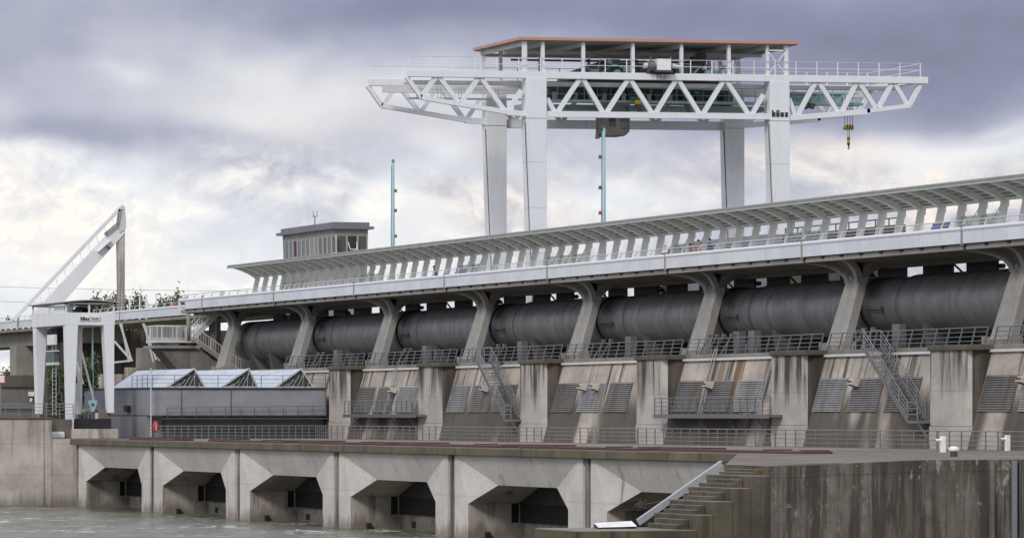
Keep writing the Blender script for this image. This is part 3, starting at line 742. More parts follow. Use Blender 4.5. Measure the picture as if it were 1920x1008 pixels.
MB().box(111.0, 111.3, CN, CF, 19.2, 19.36).build('column_beam', M['canopy'], cn)
def rib_at(y_, th=.21):
    m = MB(); rings = []
    for i, (a, b) in enumerate(crv):
        dpt = .17+.34*(i/6)**1.1
        rings.append([(a, y_-th, b-.02), (a, y_+th, b-.02), (a-.03, y_+th, b-.02-dpt), (a-.03, y_-th, b-.02-dpt)])
    return m.loft(rings)
y0 = 411.4
rb = rib_at(y0).build('rib', M['canopy'], cn)
cl_ = MB().hexa([(110.38, y0-.24, 16.5), (110.74, y0-.24, 16.5), (110.74, y0+.24, 16.5), (110.38, y0+.24, 16.5)], [(110.95, y0-.2, 19.25), (111.3, y0-.2, 19.25), (111.3, y0+.2, 19.25), (110.95, y0+.2, 19.25)]).build('column', M['canopy'], cn)
nd = MB().box(110.9, 111.1, y0-.1, y0+.1, 19.12, 19.3).build('node', M['steeld'], cn)
k = 1
while y0-3*k > CN+1:
    inst(rb, cn, (0, -3*k, 0)); inst(cl_, cn, (0, -3*k, 0)); inst(nd, cn, (0, -3*k, 0)); k += 1
for j in range(17):
    MB().box(109.5, 109.9, 405-12*j, 405.5-12*j, 20.14, 20.42).build('roof_lamp', M['white2'], cn)
for x_, nb in ((532, 2), (560, 1), (678, 2), (845, 2), (1022, 3), (1245, 2), (1476, 2), (1800, 2)):
    Yc = 9000*110.7/(.9503*(x_+1990)); yt = (Yc-110.7*.3115)/.9503
    q_ = round((411.4-yt)/3); a = 411.4-3*q_-.25
    for j in range(nb):
        b = a-3*j
        MB().hexa([(110.56, b-2.5, 16.6), (110.6, b-2.5, 16.6), (110.6, b, 16.6), (110.56, b, 16.6)], [(110.93, b-2.5, 18.5), (110.97, b-2.5, 18.5), (110.97, b, 18.5), (110.93, b, 18.5)]).build('glass_screen', M['glass'], cn)
        MB().bar((110.98, b-2.4, 18.9), (110.6, b-.1, 16.8), .04, .04).bar((110.6, b-2.4, 16.8), (110.98, b-.1, 18.9), .04, .04).split('brace', M['alu'], cn)

# ---- approach bridge on the left, set back
ab = thing('approach_bridge', 'white railed approach bridge running off to the left behind the small gantry', 'bridge', (113.3, 500, 16))
AF, AN = 900.0, 421.3
MB().box(113.6, 121, AN, AF, 16.15, 16.5).build('deck_slab', M['deckc'], ab)
MB().box(113.35, 113.7, AN, AF, 16.22, 16.5).build('edge_beam', M['deckc'], ab)
MB().box(114.6, 119.5, 496, AF, 14.65, 16.15).build('box_girder', M['deckc'], ab, bevel=.05)
yy = 448.5
pp = MB().box(113.23, 113.30, yy-2.93, yy-.03, 16.6, 17.3).build('parapet_panel', M['perf'], ab)
br = MB().box(113.32, 113.6, yy-.35, yy+.35, 16.5, 16.62).build('bracket', M['dark'], ab)
hp = MB().box(113.26, 113.34, yy-.04, yy+.04, 17.45, 17.68).bar((113.30, yy, 17.66), (113.46, yy, 17.86), .06, .06).build('rail_post', M['alu'], ab)
for k in range(-8, 90):
    if k: inst(pp, ab, (0, 3*k, 0)); inst(br, ab, (0, 3*k, 0)); inst(hp, ab, (0, 3*k, 0))
sec2 = lambda y_: [(113.21, y_, 17.31), (113.17, y_, 17.41), (113.21, y_, 17.51), (113.32, y_, 17.54), (113.4, y_, 17.48), (113.4, y_, 17.31)]
MB().loft([sec2(AF), sec2(AN)]).build('coping', M['panel'], ab)
MB().tube([(113.47, AF, 17.88), (113.47, AN, 17.88)], .03).build('handrail', M['alu'], ab)
for y_ in (472.5, 496.5, 520.5, 544.5): MB().box(113.18, 113.36, y_-.09, y_+.09, 16.5, 17.7).build('joint_post', M['deckc'], ab)
MB().box(113.6, 121, 523, 526.5, 4.6, 14.65).build('bridge_pier', M['deckc'], ab)
MB().box(119.5, 122, 480, 484, 4.6, 16.15).build('bridge_pier', M['deckc'], ab)
def at(x_, y_, Y_):      # point of the plane at distance Y_ along the dam
    q_ = .95025*(x_+1990)/9000; Yc = Y_*.95025/(1-q_*.31149); return Vector((q_*Yc, Y_, H+(776-y_)*Yc/9000))
def ax(x_, n_):          # station along the dam where offset n_ meets picture column x_
    return (9000*n_/(.95025*(x_+1990))-n_*.31149)/.95025
# white poles on the approach bridge
for x_, lb in ((243, 'leftmost'), (262, 'second'), (274, 'third'), (293, 'rightmost')):
    y_ = ax(x_, 116)
    r = thing('white_pole', lb + ' of the four short white poles on the approach bridge', 'pole', (116, y_, 16.5), 'white poles on the approach bridge')
    MB().tube([(116, y_, 16.5), (116, y_, 19.1)], .09, 8, .07).build('shaft', M['white'], r)
    MB().tube([(116, y_, 19.1), (116, y_, 19.22)], .12, 8).build('cap', M['white'], r)
# trestles under the approach bridge
for k, (xt, xb) in enumerate(((225, 247), (268, 293))):
    r = thing('steel_trestle', ['left', 'right'][k] + ' pale inclined steel trestle under the approach bridge', 'trestle', (114, 440, 11), 'trestles under the approach bridge')
    Y_ = 436-8*k
    a, b = at(xt, 606, Y_), at(xb, 676-2*k, Y_); c = at(xt+12, 606, Y_); e = at(xb+4, 678, Y_)
    MB().bar(a, b, .16, .16).build('leg', M['whiteg'], r); MB().bar(c+Vector((0, 2, 0)), e+Vector((0, 2, 0)), .14, .14).build('leg', M['whiteg'], r)
    f, g_ = at(xb-34, 679, Y_), at(xb+(2 if k == 0 else 40), 675, Y_)
    if k: f = at(xb+4, 674, Y_)
    MB().bar(f, g_, .16, .16).build('tie', M['whiteg'], r)
    if k == 0: MB().bar(at(xb-32, 640, Y_), b, .2, .2).build('brace', M['whiteg'], r)
    else: MB().bar(g_, at(xb+40, 700, Y_), .14, .14).bar(at(xb+6, 655, Y_), at(xb+4, 672, Y_), .14, .2).build('brace', M['whiteg'], r)
tw = thing('abutment_block', 'dark stained concrete abutment under the approach bridge', 'abutment', (116, 450, 4.6))
q1, q2 = at(90, 640, 500), at(470, 640, 500)
MB().box(q1.x, q2.x, 500.2, 504, 4.6, 16.1).build('wall', M['pier_side'], tw)
a = at(262, 640, 430); MB().box(a.x, a.x+1.5, 430, 431.5, 4.6, 13.2).build('buttress', M['plaster'], tw)
a = at(240, 640, 430); MB().box(a.x, a.x+.8, 430, 431.5, 4.6, 11.4).box(a.x+2.4, a.x+3.4, 428, 429.5, 4.6, 11.2).box(a.x-3, a.x+9, 431.6, 433, 4.6, 10.8).split('footing', M['abut'], tw)

# ---- stairs with landing at the deck end
st = thing('landing_stair', 'concrete stair with white railed landing below the end of the deck', 'stair', (104, 416, 10.84))
MB().box(102.7, 106.5, 414.5, 418.5, 13.45, 13.72).build('landing', M['whiteg'], st)
MB().box(102.4, 106.7, 414.3, 418.3, 12.95, 13.2).box(103.1, 103.6, 415, 418, 13.2, 13.45).box(105.6, 106.2, 415, 418, 13.2, 13.45).split('landing_beam', M['deckc'], st)
MB().hexa([(104.8, 414.6, 10.84), (109.5, 414.6, 10.84), (109.5, 418, 10.84), (104.8, 418, 10.84)], [(103, 414.6, 12.95), (106.4, 414.6, 12.95), (106.4, 418, 12.95), (103, 418, 12.95)]).build('base_wall', M['dam'], st)
def flight(m, x0, z0, x1, z1, ya, yb, n_):
    for i in range(n_):
        a = x0+(x1-x0)*i/n_; b = x0+(x1-x0)*(i+1)/n_; zz = z0+(z1-z0)*(i+1)/n_
        m.box(min(a, b), max(a, b)+.03, ya, yb, zz-.18, zz)
m = MB(); flight(m, 106.2, 13.72, 109.0, 16.5, 416, 417.6, 14); m.bar((106.2, 415.95, 13.6), (109.0, 415.95, 16.35), .08, .34).bar((106.2, 417.65, 13.6), (109.0, 417.65, 16.35), .08, .34).build('upper_flight', M['whiteg'], st)
m = MB(); flight(m, 106.5, 13.6, 110.4, 10.9, 414.6, 416.2, 15); m.bar((106.4, 414.55, 13.5), (110.4, 414.55, 10.75), .08, .36).build('lower_flight', M['deckc'], st)
def baluster_rail(root, a, b, hgt, step=.28, mt='whiteg'):
    a = Vector(a); b = Vector(b); up = Vector((0, 0, hgt)); m = MB()
    m.bar(a+up, b+up, .07, .07).bar(a+up*.12, b+up*.12, .05, .05)
    n_ = max(2, round((b-a).length/step))
    for i in range(n_+1):
        p = a+(b-a)*i/n_; m.bar(p, p+up, .035 if i % 5 else .08, .035 if i % 5 else .08)
    return m.build('balustrade', M[mt], root)
baluster_rail(st, (102.75, 414.55, 13.72), (106.4, 414.55, 13.72), 1.25)
baluster_rail(st, (102.75, 418.4, 13.72), (105.8, 418.4, 13.72), 1.25)
baluster_rail(st, (102.75, 414.6, 13.72), (102.75, 418.4, 13.72), 1.25, .5)
baluster_rail(st, (106.2, 415.9, 13.8), (109.0, 415.9, 16.5), 1.1)
baluster_rail(st, (106.2, 417.7, 13.8), (109.0, 417.7, 16.5), 1.1)
baluster_rail(st, (106.5, 414.5, 13.6), (110.4, 414.5, 10.9), 1.05)
MB().box(108.1, 108.6, 416.5, 417.0, 10.84, 16.2).box(109.2, 109.6, 418.5, 419, 10.84, 16.2).split('support', M['deckc'], st)
baluster_rail(st, (107.8, 419.5, 11.6), (110.6, 419.5, 11.6), 1.6, .3)
rp = thing('round_column', 'slim round grey column under the corner of the deck beside the landing', 'column', (105.4, 419.6, 4.6))
MB().tube([(105.42, 413.8, 13.6), (105.42, 413.8, 16.2)], .18, 14).build('shaft', M['deckc'], rp, smooth=True)
MB().tube([(105.42, 413.8, 16.08), (105.42, 413.8, 16.2)], .26, 14).build('collar', M['deckc'], rp)

# ---- steel stairs on the sloped wall
def steel_stair(Ta, lb):
    r = thing('steel_stair', lb, 'stair', (103.8, Ta, 6.7), 'steel stairs on the sloped wall')
    y1, z1, y0, z0 = Ta+7.9, 10.84, Ta+1.5, 6.75
    for xx in (103.3, 104.35):
        MB().bar((xx, y1, z1), (xx, y0, z0), .07, .26).build('stringer', M['steel'], r)
        m = MB(); up = Vector((0, 0, 1.0))
        a, b = Vector((xx, y1, z1)), Vector((xx, y0, z0))
        for f in (1, .72, .45, .2): m.tube([a+up*f, b+up*f], .03 if f == 1 else .02)
        for i in range(6): p = a+(b-a)*i/5; m.tube([p, p+up], .028)
        m.build('handrail', M['rail'], r)
    m = MB()
    for i in range(17):
        f = (i+.5)/17; yy = y1+(y0-y1)*f; zz = z1+(z0-z1)*f; m.box(103.33, 104.32, yy-.16, yy+.16, zz-.03, zz+.02)
    m.build('tread', M['steel'], r)
    MB().box(103.25, 104.6, Ta, y0, 6.6, 6.75).bar((103.3, Ta+.1, 6.6), (104.2, Ta+.1, 5.3), .09, .09).build('landing', M['steel'], r)
    m = MB()
    for f in (1, .66, .33): m.tube([(103.28, y0, 6.75+f), (103.28, Ta+.1, 6.75+f)], .025)
    m.tube([(103.28, Ta+.1, 6.75), (103.28, Ta+.1, 7.75)], .03)
    m.build('landing_rail', M['rail'], r)
    MB().box(103.9, 106, y1, y1+1.5, 10.72, 10.84).build('head_platform', M['steel'], r)
    m = MB()
    for xx in (103.4, 104.3):
        for f in (1.0, .5): m.tube([(xx, y1, 10.84+f), (xx, y1+1.4, 10.84+f)], .025)
        m.tube([(xx, y1+1.4, 10.8), (xx, y1+1.4, 11.84)], .03)
    m.split('head_rail', M['rail'], r)
    return r
ss = steel_stair(243.5, 'right steel stair descending the louvred wall')
dup(ss, (0, 72-.3, 0), 'left steel stair descending the louvred wall')
# ---- balconies
def balcony(ya, yb, lb):
    r = thing('steel_balcony', lb, 'balcony', (103.2, ya, 6.9), 'steel balconies on the louvred wall')
    MB().box(103.15, 104.6, yb, ya, 6.93, 7.08).build('floor', M['steel'], r)
    MB().box(103.1, 103.16, yb, ya, 6.85, 7.1).build('edge_channel', M['steel'], r)
    railing(r, [(104.3, ya-.05, 7.08), (103.2, ya-.05, 7.08), (103.2, yb, 7.08)], 1.03, 4, 1.25, M['steel'], .028, .022)
    for i in range(4):
        yy = yb+(ya-yb)*(i+.5)/4
        MB().bar((103.3, yy, 6.9), (104.1, yy-.3, 5.7), .09, .09).build('brace', M['steeld'], r)
balcony(285.9, 265.7, 'wide steel balcony on the wall above the dark hatch covers, the right one')
balcony(356.5, 337.4, 'steel balcony on the wall next to the skylight building, the left one')
def ladder(yt, zt_, yb, zb_, lb):
    r = thing('wall_ladder', lb, 'ladder', (104.2, yb, zb_), 'ladders on the sloped wall')
    for dy in (-.25, .25):
        MB().tube([(nz(zt_)-.25, yt+dy, zt_), (nz(zb_)-.25, yb+dy, zb_)], .03).build('stile', M['rail'], r)
    m = MB(); n_ = 14
    for i in range(n_):
        f = (i+.5)/n_; yy = yt+(yb-yt)*f; zz = zt_+(zb_-zt_)*f; m.tube([(nz(zz)-.25, yy-.25, zz), (nz(zz)-.25, yy+.25, zz)], .02)
    m.build('rungs', M['rail'], r)
ladder(280.2, 11.2, 280.2, 7.08, 'leaning steel ladder in the middle of the wide balcony')
ladder(270.4, 9.6, 270.4, 7.08, 'leaning steel ladder at the right end of the wide balcony')
ladder(348.8, 10.6, 348.8, 7.08, 'leaning steel ladder above the left balcony')

# ---- skylight building
sb = thing('skylight_building', 'low grey clad building with three glazed gable skylights', 'building', (89.8, 364.2, 5.2))
MB().box(89.8, 104.0, 364.2, 390, 6.95, 9.1).build('wall', M['clad'], sb, bevel=.12)
MB().box(89.8, 90.3, 366, 390, 5.0, 6.95).box(90.3, 104, 366.3, 390, 5.0, 6.95).split('lower_wall', M['clad'], sb)
MB().box(89.7, 104.05, 364.05, 390, 9.1, 9.2).build('roof', M['steeld'], sb)
MB().box(91.2, 104, 365, 366.2, 5.2, 6.95).build('recess', M['steeld'], sb)
for a in (92.2, 96.2): MB().box(a-.02, a+.02, 364.13, 364.2, 6.97, 9.1).build('panel_joint', M['steeld'], sb)
for a, ap, b in ((91.1, 93.3, 94.15), (95.5, 97.7, 98.4), (99.9, 101.95, 102.95)):
    m = MB().face([(a, 364.4, 9.2), (ap, 364.4, 10.66), (ap, 383.2, 10.66), (a, 383.2, 9.2)])
    m.face([(b, 364.4, 9.2), (ap, 364.4, 10.66), (ap, 383.2, 10.66), (b, 383.2, 9.2)])
    sk = m.build('skylight', M['skyglass'], sb)
    MB().face([(a, 364.5, 9.2), (b, 364.5, 9.2), (ap, 364.5, 10.62)]).build('gable_glass', M['panet'], sk)
    m = MB().bar((a, 364.38, 9.22), (ap, 364.38, 10.68), .12, .12).bar((b, 364.38, 9.22), (ap, 364.38, 10.68), .12, .12).bar((a, 364.38, 9.24), (b, 364.38, 9.24), .1, .1)
    for i in range(1, 7):
        f = i/7; zz = 9.2+1.46*f; l = a+(ap-a)*f; rr_ = b+(ap-b)*f
        m.bar((a+(b-a)*f, 364.4, 9.2), (a+(b-a)*f+(.6 if f < .7 else .1), 364.4, min(9.2+1.46*f/((ap-a)/(b-a)), 9.2+1.46*(1-f)/(1-(ap-a)/(b-a)), 10.5)), .035, .035)
    m.build('gable_frame', M['whiteg'], sk)
r = thing('roof_rail', 'thin grey roof rail in front of the glazed skylights', 'railing', (89.9, 364.1, 9.2))
railing(r, [(89.9, 371, 9.2), (89.9, 364.15, 9.2), (103.9, 364.15, 9.2)], .95, 3, 1.85, M['steeld'], .022, .016)
r = thing('wall_rail', 'thin rail along the foot of the grey cladding', 'railing', (90, 363.9, 6.7))
railing(r, [(91.0, 363.9, 6.75), (103.9, 363.9, 6.9)], .85, 2, 1.15, M['steeld'], .022, .016)
MB().box(90.6, 104, 363.7, 364.2, 6.72, 6.8).build('walkway', M['steeld'], r)
lb_ = thing('lifebuoy_case', 'bright red lifebuoy case hanging on the slab guard rail', 'lifebuoy case', (89.4, 361.2, 5.7))
MB().loft([[(89.4+.22*math.cos(a)*s, 361.1, 6.15+.42*math.sin(a)*s) for a in [2*math.pi*i/14 for i in range(14)]] if False else [(89.38+math.cos(2*math.pi*i/14)*.22*s, 361.2-dd, 6.15+math.sin(2*math.pi*i/14)*.45*s) for i in range(14)] for dd, s in ((0, .9), (.1, 1), (.2, .9), (.24, .6))]).build('case', M['red'], lb_)
MB().box(89.36, 89.4, 360.94, 360.955, 5.85, 6.4).build('stripe', M['white2'], lb_)
r = thing('cable_box', 'small black box on the corner of the grey cladding', 'box', (89.7, 372, 7.5))
MB().box(89.5, 89.8, 371, 372.2, 7.3, 7.8).box(89.3, 89.5, 370.6, 371, 7.5, 7.6).build('housing', M['black'], r)
r = thing('roof_pole', 'thin pale pole standing between the railing and the left skylight', 'pole', (89.5, 363.6, 5.2))
MB().tube([(89.6, 363.5, 5.2), (89.6, 363.5, 10.7)], .05, 8).build('shaft', M['alu'], r)

# ---- left abutment
aw = thing('abutment_wall', 'weathered beige concrete river wall at the left edge', 'wall', (80, 364, 0))
MB().box(-150, 81.84, 364, 366.5, -2, 6.73).build('high_wall', M['abut'], aw)
MB().box(81.84, 83.7, 364.06, 368, -2, 5.2).build('low_wall', M['abut'], aw)
MB().box(81.2, 81.26, 363.97, 364, -1, 6.73).build('wall_joint', M['joint'], aw)
MB().box(-150, 81.9, 363.9, 366.5, 6.73, 6.86).build('wall_coping', M['fascia'], aw, bevel=.03)
MB().box(83.5, 106, 362, 366, -2, 5.0).build('infill', M['conc_in'], aw)
r = thing('bank_rail', 'grey rail on top of the left river wall', 'railing', (80, 366, 6.86))
railing(r, [(70, 365.6, 6.86), (83.9, 365.6, 6.86)], 1.05, 4, 1.1, M['rail'])
ls = MB().box(40, 84, 366.5, 440, 4.6, 6.7).build('left_bank', M['quaytop']); struct(ls, 'paved left bank behind the river wall', 'ground')
hb = thing('plaster_shed', 'low grey plastered shed behind the left river wall', 'building', (78, 395, 6.7))
a, b = at(-40, 725, 392), at(70, 725, 392)
MB().box(a.x, b.x, 392, 400, 6.6, a.z).build('wall', M['plaster'], hb)
MB().box(a.x, b.x+.3, 391.8, 400, a.z, a.z+.15).build('roof', M['cap'], hb)
q1, q2 = at(-10, 722, 394), at(66, 703, 394); MB().box(q1.x, q2.x, 394, 396, a.z+.15, q2.z).build('dark_screen', M['cap'], hb)
q1, q2 = at(0, 757, 391.9), at(66, 766, 391.9); MB().box(q1.x, q2.x, 391.8, 391.99, q2.z, q1.z).build('low_panel', M['fasciagrey'], hb)
r = thing('white_lamp_box', 'small white lamp box on the plastered shed', 'lamp', (82, 391.5, 8))
q1 = at(59, 741, 391.6); MB().box(q1.x-.2, q1.x+.2, 391.5, 391.98, q1.z-.05, q1.z+.3).tube([(q1.x, 391.7, q1.z-.5), (q1.x, 391.7, q1.z-.2)], .12).build('lamp', M['white2'], r)
sg = thing('square_sign', 'white square sign with red border on a pole at the left edge', 'sign', at(3, 783, 367))
q1 = at(1, 710, 367)
MB().box(q1.x-.55, q1.x+.4, 367, 367.06, q1.z-.4, q1.z+.38).build('border', M['red'], sg)
MB().box(q1.x-.45, q1.x+.3, 366.97, 367.0, q1.z-.27, q1.z+.27).build('face', M['white2'], sg)
MB().tube([(q1.x+.05, 367.1, 6.7), (q1.x+.05, 367.1, q1.z)], .05).build('pole', M['rail'], sg)

# ---- the small white gantry crane on the left bank
SG = thing('small_gantry', 'small white gantry crane with thin curved roof standing at the left bank', 'gantry crane', (84, 366.5, 5.2))
ty, tb = 366.5, 378.6
def leg(name, x0, x1, xb0, xb1, ya, yb, zb_, zt_, root, mt):
    return MB().hexa([(xb0, ya+.1, zb_), (xb1, ya+.1, zb_), (xb1, yb-.1, zb_), (xb0, yb-.1, zb_)], [(x0, ya, zt_), (x1, ya, zt_), (x1, yb, zt_), (x0, yb, zt_)]).build(name, M[mt], root, bevel=.02)
leg('leg', 83.55, 84.5, 83.72, 84.15, ty, ty+1.1, 5.6, 14.05, SG, 'white')
leg('leg', 86.55, 87.4, 86.95, 87.4, ty, ty+1.1, 7.2, 14.05, SG, 'white')
leg('leg', 83.55, 84.5, 83.72, 84.15, tb-1.1, tb, 7.1, 14.05, SG, 'white')
leg('leg', 86.55, 87.4, 86.75, 87.2, tb-1.1, tb, 7.1, 14.05, SG, 'white')
MB().box(83.5, 87.44, ty, ty+1.0, 14.05, 15.03).build('front_beam', M['white'], SG, bevel=.02)
MB().box(83.52, 84.4, ty+1.0, tb-1.0, 14.05, 15.0).build('side_beam', M['white'], SG, bevel=.02)
MB().box(86.5, 87.42, ty+1.0, tb-1.0, 14.05, 15.0).build('side_beam', M['white'], SG, bevel=.02)
MB().box(83.5, 87.44, tb-1.0, tb, 14.05, 15.02).build('rear_beam', M['white'], SG, bevel=.02)
m = MB()
for a in (83.56, 87.36, 85.4):
    for b in (ty+.1, tb-.1, ty+6): m.box(a-.06, a+.06, b-.06, b+.06, 15.0, 15.78)
m.split('roof_post', M['white'], SG)
MB().box(83.5, 87.45, ty, ty+.1, 15.68, 15.8).box(83.5, 83.6, ty, tb, 15.68, 15.8).box(87.35, 87.45, ty, tb, 15.68, 15.8).box(83.5, 87.45, tb-.1, tb, 15.68, 15.8).split('roof_frame', M['whiteg'], SG)
rings = []
for i in range(13):
    f = i/12; xx = 83.25+4.45*f; zz = 15.82+.16*math.sin(math.pi*f); rings.append([(xx, ty-.3, zz), (xx, tb+.3, zz), (xx, tb+.3, zz+.06), (xx, ty-.3, zz+.06)])
MB().loft(rings).build('curved_roof', M['whiteg'], SG)
m = MB()
for i in range(34):
    xx = 83.3+4.35*i/33; zz = 15.8+.16*math.sin(math.pi*i/33); m.box(xx-.025, xx+.025, ty-.32, tb+.32, zz-.03, zz+.025)
m.build('roof_ribs', M['steeld'], SG)
MB().box(85.2, 86.2, 369, 372, 15.0, 15.35).tube([(85.7, 369, 15.25), (85.7, 372, 15.25)], .3, 10).box(84.6, 84.9, 373, 374, 15.0, 15.6).box(86.0, 86.14, 368.5, 368.64, 15, 15.7).build('hoist', M['teald'], SG)
m = MB()
m.box(83.7, 84.4, 368, 371.5, 15.0, 15.62)
m.build('control_cabinet', M['white'], SG)
MB().box(86.7, 86.74, 367, 367.05, 15.03, 15.7).bar((86.3, 366.7, 15.05), (86.6, 366.7, 15.7), .05, .05).bar((86.9, 366.7, 15.05), (87.2, 366.7, 15.7), .05, .05).split('roof_brace', M['whiteg'], SG)
MB().box(83.8, 84.05, 372, 374.5, 12.6, 13.4).build('cabinet', M['white2'], SG)
MB().box(83.8, 84.2, 372, 374.7, 11.2, 12.0).build('panel_box', M['teald'], SG)
MB().box(83.8, 84.2, 371.8, 374.9, 11.0, 11.2).box(83.8, 84.2, 371.8, 374.9, 12.05, 12.15).split('shelf', M['whiteg'], SG)
m = MB()
for yy in (372.5, 373.8):
    m.tube([(84.1, yy, 7), (84.1, yy, 12.5)], .025)
for i in range(16): m.tube([(84.1, 372.5, 7.2+i*.32), (84.1, 373.8, 7.2+i*.32)], .014)
m.build('ladder', M['alu'], SG)
MB().tube([(85.2, 368.5, 6.5), (85.2, 368.5, 14.1)], .1).tube([(84.95, 370, 6.4), (84.95, 370, 14.1)], .16, 8).split('guide_pipe', M['whiteg'], SG)
q1, q2 = at(140, 800, 367.6), at(214, 772, 367.6)
m = MB().box(84.3, 87.3, 367.2, 371, 5.95, 6.75).build('undercarriage', M['black'], SG)
m = MB()
for i in range(7): m.box(84.9+i*.33, 85.1+i*.33, 368, 369, 6.75, 7.1+.3*((i*7) % 3)/2)
m.box(86.4, 87.3, 367.3, 371, 6.75, 7.5)
m.build('rack_cleaner', M['cabm'], SG)
MB().box(85.4, 85.9, 368.3, 369, 6.8, 7.5).box(86.2, 86.5, 367.8, 368.2, 6.75, 7.2).split('motor', M['whiteg'], SG)
MB().bar((85.1, 370, 14), (86.6, 369.5, 7.3), .09, .09).bar((85.6, 372, 14), (86.9, 371, 8.0), .07, .07).bar((85.3, 374, 13.9), (86.2, 372, 9.5), .07, .07).split('inner_brace', M['whiteg'], SG)
m = MB()
for (xa, za, xb, zb) in ((85.0, 13.9, 86.4, 7.4), (84.8, 13.9, 85.6, 7.4), (85.9, 13.9, 86.7, 9.6), (84.7, 10.6, 86.6, 10.6), (84.7, 12.9, 86.6, 12.9), (84.9, 8.4, 86.5, 10.5)): m.bar((xa, 376.5, za), (xb, 376.5, zb), .12, .14)
m.build('lattice', M['steeld'], SG)
MB().box(84.8, 86.5, 375.5, 378, 12.9, 14.0).build('drive_housing', M['black'], SG)
MB().box(82.2, 83.4, 366.2, 367.8, 5.2, 5.75).build('end_bumper', M['white'], SG, bevel=.15)
pl = thing('crane_plinth', 'low stained concrete plinth under the small gantry', 'plinth', (85.5, 367, 5.2))
MB().box(83.9, 87.6, 366.0, 372, 5.2, 5.95).build('block', M['abut'], pl, bevel=.04)
hk = thing('teal_hook_block', 'pale teal hook block hanging on a teal rope in the small gantry', 'hook block', (86.1, 368, 7.6))
MB().tube([(86.05, 368, 8.15), (86.05, 368, 14.1)], .02).tube([(85.98, 368, 10.6), (85.98, 368, 14.1)], .045).split('rope', M['mast'], hk)
MB().prism([(85.68, 8.2), (86.32, 8.2), (86.34, 7.95), (86.14, 7.45), (86.1, 7.3), (85.9, 7.3), (85.86, 7.45), (85.66, 7.95)], 'y', 367.9, 368.15).build('block', M['mast'], hk)
MB().tube([(86, 367.88, 7.85), (86, 367.9, 7.85)], .14, 10).build('sheave', M['teald'], hk)
def text(body, name, size, loc, m_, parent, bold=.012, rx=90, rz=0):
    c = bpy.data.curves.new(name, 'FONT'); c.body = body; c.size = size; c.extrude = .015; c.offset = bold; c.align_x = 'CENTER'; c.align_y = 'CENTER'
    c.resolution_u = 4
    o = bpy.data.objects.new(name+'_tmp', c); COL.objects.link(o)
    dg = bpy.context.evaluated_depsgraph_get(); me = bpy.data.meshes.new_from_object(o.evaluated_get(dg)); bpy.data.objects.remove(o)
    mat_ = Matrix.Translation(Vector(loc)-ORG[parent.name]) @ Matrix.Rotation(R(rz), 4, 'Z') @ Matrix.Rotation(R(rx), 4, 'X')
    me.transform(mat_); me.materials.clear(); me.materials.append(m_)
    ob = bpy.data.objects.new(name, me); COL.objects.link(ob); ob.parent = parent; return ob
def wordmark(parent, xc, y_, zc, hgt, wid, m_):
    """heavy lower case lettering k-u-n-z with two dots over the u, built from strokes"""
    th = hgt*.25; st = wid/4.15; lw = st*.80; xh = hgt*.68; m = MB()
    x0 = xc-wid/2; z0 = zc-hgt/2
    def b(u0, v0, u1, v1): m.box(u0, u1, y_-.03, y_, v0, v1)
    def dg(u0, v0, u1, v1): m.bar((u0, y_-.015, v0), (u1, y_-.015, v1), .03, th, (0, 0, 1))
    a = x0; b(a, z0, a+th, z0+hgt); dg(a+th, z0+xh*.5, a+lw, z0+xh-.1*th); dg(a+th*1.1, z0+xh*.55, a+lw, z0+.1*th)
    a = x0+st*1.05; b(a, z0, a+th, z0+xh); b(a+lw-th, z0, a+lw, z0+xh); b(a+th, z0, a+lw-th, z0+th*.9); b(a, z0+xh+.1*hgt, a+th, z0+hgt); b(a+lw-th, z0+xh+.1*hgt, a+lw, z0+hgt)
    a = x0+st*2.1; b(a, z0, a+th, z0+xh); b(a+lw-th, z0, a+lw, z0+xh); b(a+th, z0+xh-th*.9, a+lw-th, z0+xh)
    a = x0+st*3.15; b(a, z0, a+lw, z0+th*.85); b(a, z0+xh-th*.85, a+lw, z0+xh); dg(a+th*.5, z0+th*.6, a+lw-th*.5, z0+xh-th*.6)
    return m.build('lettering', m_, parent)
q1, q2 = at(150, 601, 366.4), at(188, 592, 366.4)
b1 = MB().box(q1.x, q2.x, 366.43, 366.49, q1.z, q2.z).build('sign_board', M['white2'], SG); ORG[b1.name] = ORG[SG.name]
wordmark(b1, q1.x+.41, 366.42, (q1.z+q2.z)/2, .26, .72, M['black'])
qm = q1.x+.82
MB().box(qm, qm+.02, 366.41, 366.43, q1.z, q2.z).box(q2.x-.03, q2.x-.01, 366.41, 366.43, q1.z+.03, q2.z-.03).build('divider', M['steel'], b1)
text('lock', 'lettering', .34, ((qm+q2.x)/2, 366.40, (q1.z+q2.z)/2), M['rail'], b1, .004)

